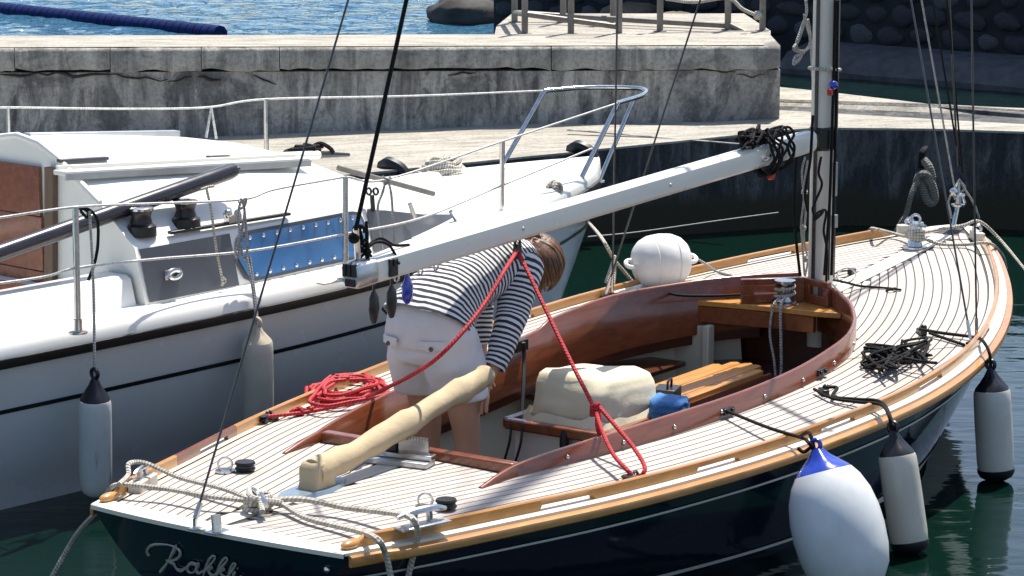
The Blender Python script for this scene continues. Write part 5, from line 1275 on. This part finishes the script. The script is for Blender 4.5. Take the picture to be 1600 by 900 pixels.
for i, sv in enumerate(me.skin_vertices[0].data): sv.radius = br[i]; sv.use_root = (i == 0)
sb_ = body.modifiers.new('sub', 'SUBSURF'); sb_.levels = 2; sb_.render_levels = 2
# striped top
def stripes(name):
    m, t, p, N, L = newm(name); uv = N('ShaderNodeUVMap'); uv.uv_map = 'UVMap'; sp_ = N('ShaderNodeSeparateXYZ'); L(uv.outputs[0], sp_.inputs[0])
    wob = math_(t, 'MULTIPLY', math_(t, 'SUBTRACT', noi(t, texco(t), 9, 3), .5), .012)
    s = math_(t, 'SINE', math_(t, 'MULTIPLY', math_(t, 'ADD', sp_.outputs[0], wob), 6.283/.0205))
    c = ramp(t, math_(t, 'MULTIPLY_ADD', s, .5, .5), [(.44, (.72,.71,.71)), (.56, (.03,.032,.045))])
    L(c, p.inputs['Base Color']); setp(p, Roughness=.92); bump(t, p, noi(t, texco(t), 24, 4), .35, .008); return m
st_m = stripes('striped_jersey')
def ring(c, tan, lat, hw, hd_, n=32, flat=2.3, wr=.0, back=0.0):
    c = Vector(c); tan = Vector(tan).normalized(); lat = Vector(lat); lat = (lat-tan*lat.dot(tan)).normalized(); dor = lat.cross(tan)
    if dor.z < 0: dor = -dor
    o = []
    for j in range(n):
        a = 2*math.pi*j/n; ca, sa = math.cos(a), math.sin(a)
        x_ = math.copysign(abs(ca)**(2/flat), ca); y_ = math.copysign(abs(sa)**(2/flat), sa)
        p = c+lat*hw*x_+dor*hd_*y_
        if wr: p += (lat*x_+dor*y_)*wr*(noise.noise(p*13)+.5*noise.noise(p*31))
        o.append(p)
    return o
spec = [((1.565,.21,.955), (.55,0,.85), (0,1,0), .196, .150), ((1.60,.21,.985), (.65,0,.75), (0,1,0), .188, .146), ((1.67,.21,1.03), (.82,0,.55), (.03,1,0), .172, .134), ((1.76,.208,1.072), (.92,0,.38), (.08,1,0), .165, .126),
        ((1.87,.205,1.107), (.97,0,.24), (.16,1,0), .172, .126), ((1.97,.20,1.125), (.99,0,.12), (.24,1,0), .184, .126), ((2.05,.197,1.132), (1,0,.02), (.28,1,0), .186, .118), ((2.11,.196,1.133), (1,0,0), (.28,1,0), .165, .100), ((2.165,.195,1.133), (1,0,0), (.2,1,0), .115, .080), ((2.20,.195,1.131), (1,0,-.05), (.1,1,0), .078, .066), ((2.215,.195,1.130), (1,0,-.05), (.1,1,0), .070, .060)]
# densify with splines so folds have vertices to live on
def dens(sp_, n):
    out = []; C = catmull([s[0] for s in sp_], n); Tn = catmull([s[1] for s in sp_], n); La = catmull([s[2] for s in sp_], n); Q = catmull([(s[3], s[4], 0) for s in sp_], n)
    return [(c, t_, l_, q.x, q.y) for c, t_, l_, q in zip(C, Tn, La, Q)]
g = MB(); g.loft([ring(*s, n=48, wr=.010) for s in dens(spec, 4)], True, False, True); shirt = pput('striped_top', g, st_m, ang=80)
for s_ in (-1, 1):
    A = arms[s_]; pts = [Vector((2.06,.11,1.12)) if s_ < 0 else Vector((2.10,.28,1.115))] + [Vector(a[0]) for a in A]; pts[-1] = pts[-2].lerp(pts[-1], .55)
    rad = [.088, .084, .066, .060, .052, .047]; C = catmull(pts, 5); n = len(C)
    rf = herm([(i/5, r) for i, r in enumerate(rad)]); g = MB(); rw = []
    for i, c in enumerate(C):
        tn = C[min(i+1, n-1)]-C[max(i-1, 0)]; rw.append(ring(c, tn, (0,1,.1), rf(i/(n-1)), rf(i/(n-1)), n=26, flat=2, wr=.009))
    g.loft(rw, True, True, False); pput('sleeve', g, st_m, ang=80)
# shorts
g = MB()
ss_ = [((1.60,.21,1.015), (.5,0,.86), (0,1,0), .160, .115), ((1.598,.21,.985), (.45,0,.9), (0,1,0), .176, .135), ((1.595,.21,.94), (.3,0,.95), (0,1,0), .190, .152), ((1.60,.21,.89), (.1,0,1), (0,1,0), .197, .158), ((1.61,.21,.84), (0,0,1), (0,1,0), .196, .152), ((1.62,.21,.795), (0,0,1), (0,1,0), .190, .140), ((1.63,.21,.775), (0,0,1), (0,1,0), .12, .09)]
g.loft([ring(*s, n=48, wr=.008) for s in dens(ss_, 3)], True, True, True)
for s_ in (-1, 1):
    k_ = .0 if s_ < 0 else .03
    lg = [((1.615,.21+s_*.088,.86), (0,0,1), (0,1,0), .098, .140), ((1.625+k_*.3,.21+s_*.096,.78), (0,0,1), (0,1,0), .104, .142), ((1.64+k_*.6,.21+s_*.102,.70), (0,0,1), (0,1,0), .106, .128), ((1.65+k_*.8,.21+s_*.105,.655), (0,0,1), (0,1,0), .108, .122), ((1.652+k_*.8,.21+s_*.105,.640), (0,0,1), (0,1,0), .109, .121)]
    g.loft([ring(*s, n=32, wr=.009) for s in dens(lg, 3)], True, True, True)
shorts = pput('shorts', g, shorts_m, ang=80)
rm = shorts.modifiers.new('remesh', 'REMESH'); rm.mode = 'VOXEL'; rm.voxel_size = .0085; rm.use_smooth_shade = True
sm_ = shorts.modifiers.new('smooth', 'SMOOTH'); sm_.iterations = 5; sm_.factor = .5
for s_ in (-1, 1):
    g = MB(); rw = []
    for i in range(9):
        y = .21+s_*(.055+.10*i/8); rw.append([]); f = abs((y-.21)/.197)
        for k in range(4):
            z = .905-.011*k-(.008 if 3 <= i <= 5 and k == 3 else 0)
            rw[-1].append(Vector((1.60-.160*(max(0, 1-f**2.3))**(1/2.3)-.008-(.002 if k else 0), y, z)))
    g.grid(rw); pk = pput('pocket_flap', g, shorts_m, shorts)
    g = MB(); y = .21+s_*.105; f = abs((y-.21)/.197); g.lathe(Vector((1.60-.160*(1-f**2.3)**(1/2.3)-.010, y, .876)), (-1,0,.0), [(0,.010),(.004,.010),(.006,.004)], 12); pput('pocket_button', g, mahog_d, shorts)
# hair: overlapping locks from the crown, falling forward round the face
hair_m, t, p, N, L = newm('brown_hair')
hn = noi(t, texco(t, (40, 40, 6)), 2, 4, .6)
L(ramp(t, hn, [(.3, (.035,.014,.007)), (.55, (.12,.05,.022)), (.78, (.26,.13,.06))]), p.inputs['Base Color']); setp(p, Roughness=.45); bump(t, p, hn, .6, .006)
g = MB(); hc = Vector((2.335,.195,1.072)); random.seed(21)
pole = Vector((-.30, 0, .95)).normalized(); e1 = Vector((0,1,0)); e2 = pole.cross(e1)
def hp(a, ph_, out=0.0):
    dv = pole*math.cos(ph_)+(e1*math.cos(a)+e2*math.sin(a))*math.sin(ph_)
    return hc+Vector((dv.x*(.112+out), dv.y*(.106+out), dv.z*(.122+out)))
# opening for the face looks forward and down
def edge(a):
    fwd = (e1*math.cos(a)+e2*math.sin(a)).x
    return math.pi*(.70-.20*max(0, fwd)**.7+.03*math.sin(a*7))
rw = []
for i in range(17):
    r = []
    for j in range(44):
        a = 2*math.pi*j/44; q_ = hp(a, .03+(edge(a)-.03)*i/16); q_ += (q_-hc).normalized()*(.008*noise.noise(Vector((a*6, i*.08, 0)))+.006*noise.noise(q_*24)); r.append(q_)
    rw.append(r)
g.loft(rw, True, True, False); hair = pput('hair', g, hair_m, ang=80)
for k in range(64):
    a = 2*math.pi*k/64+random.uniform(-.04,.04); o_ = .003+.006*random.random(); e_ = edge(a)
    g = MB(); g.tube(catmull([hp(a-.15, e_*.18, o_*.4), hp(a, e_*.5, o_), hp(a+random.uniform(-.1,.1), e_*.85, o_), hp(a+random.uniform(-.15,.15), e_*(1.06+.08*random.random()), o_*.6)], 5), lambda t: .0125*(1-.75*t**3), 6); pput('hair_lock', g, hair_m, hair)
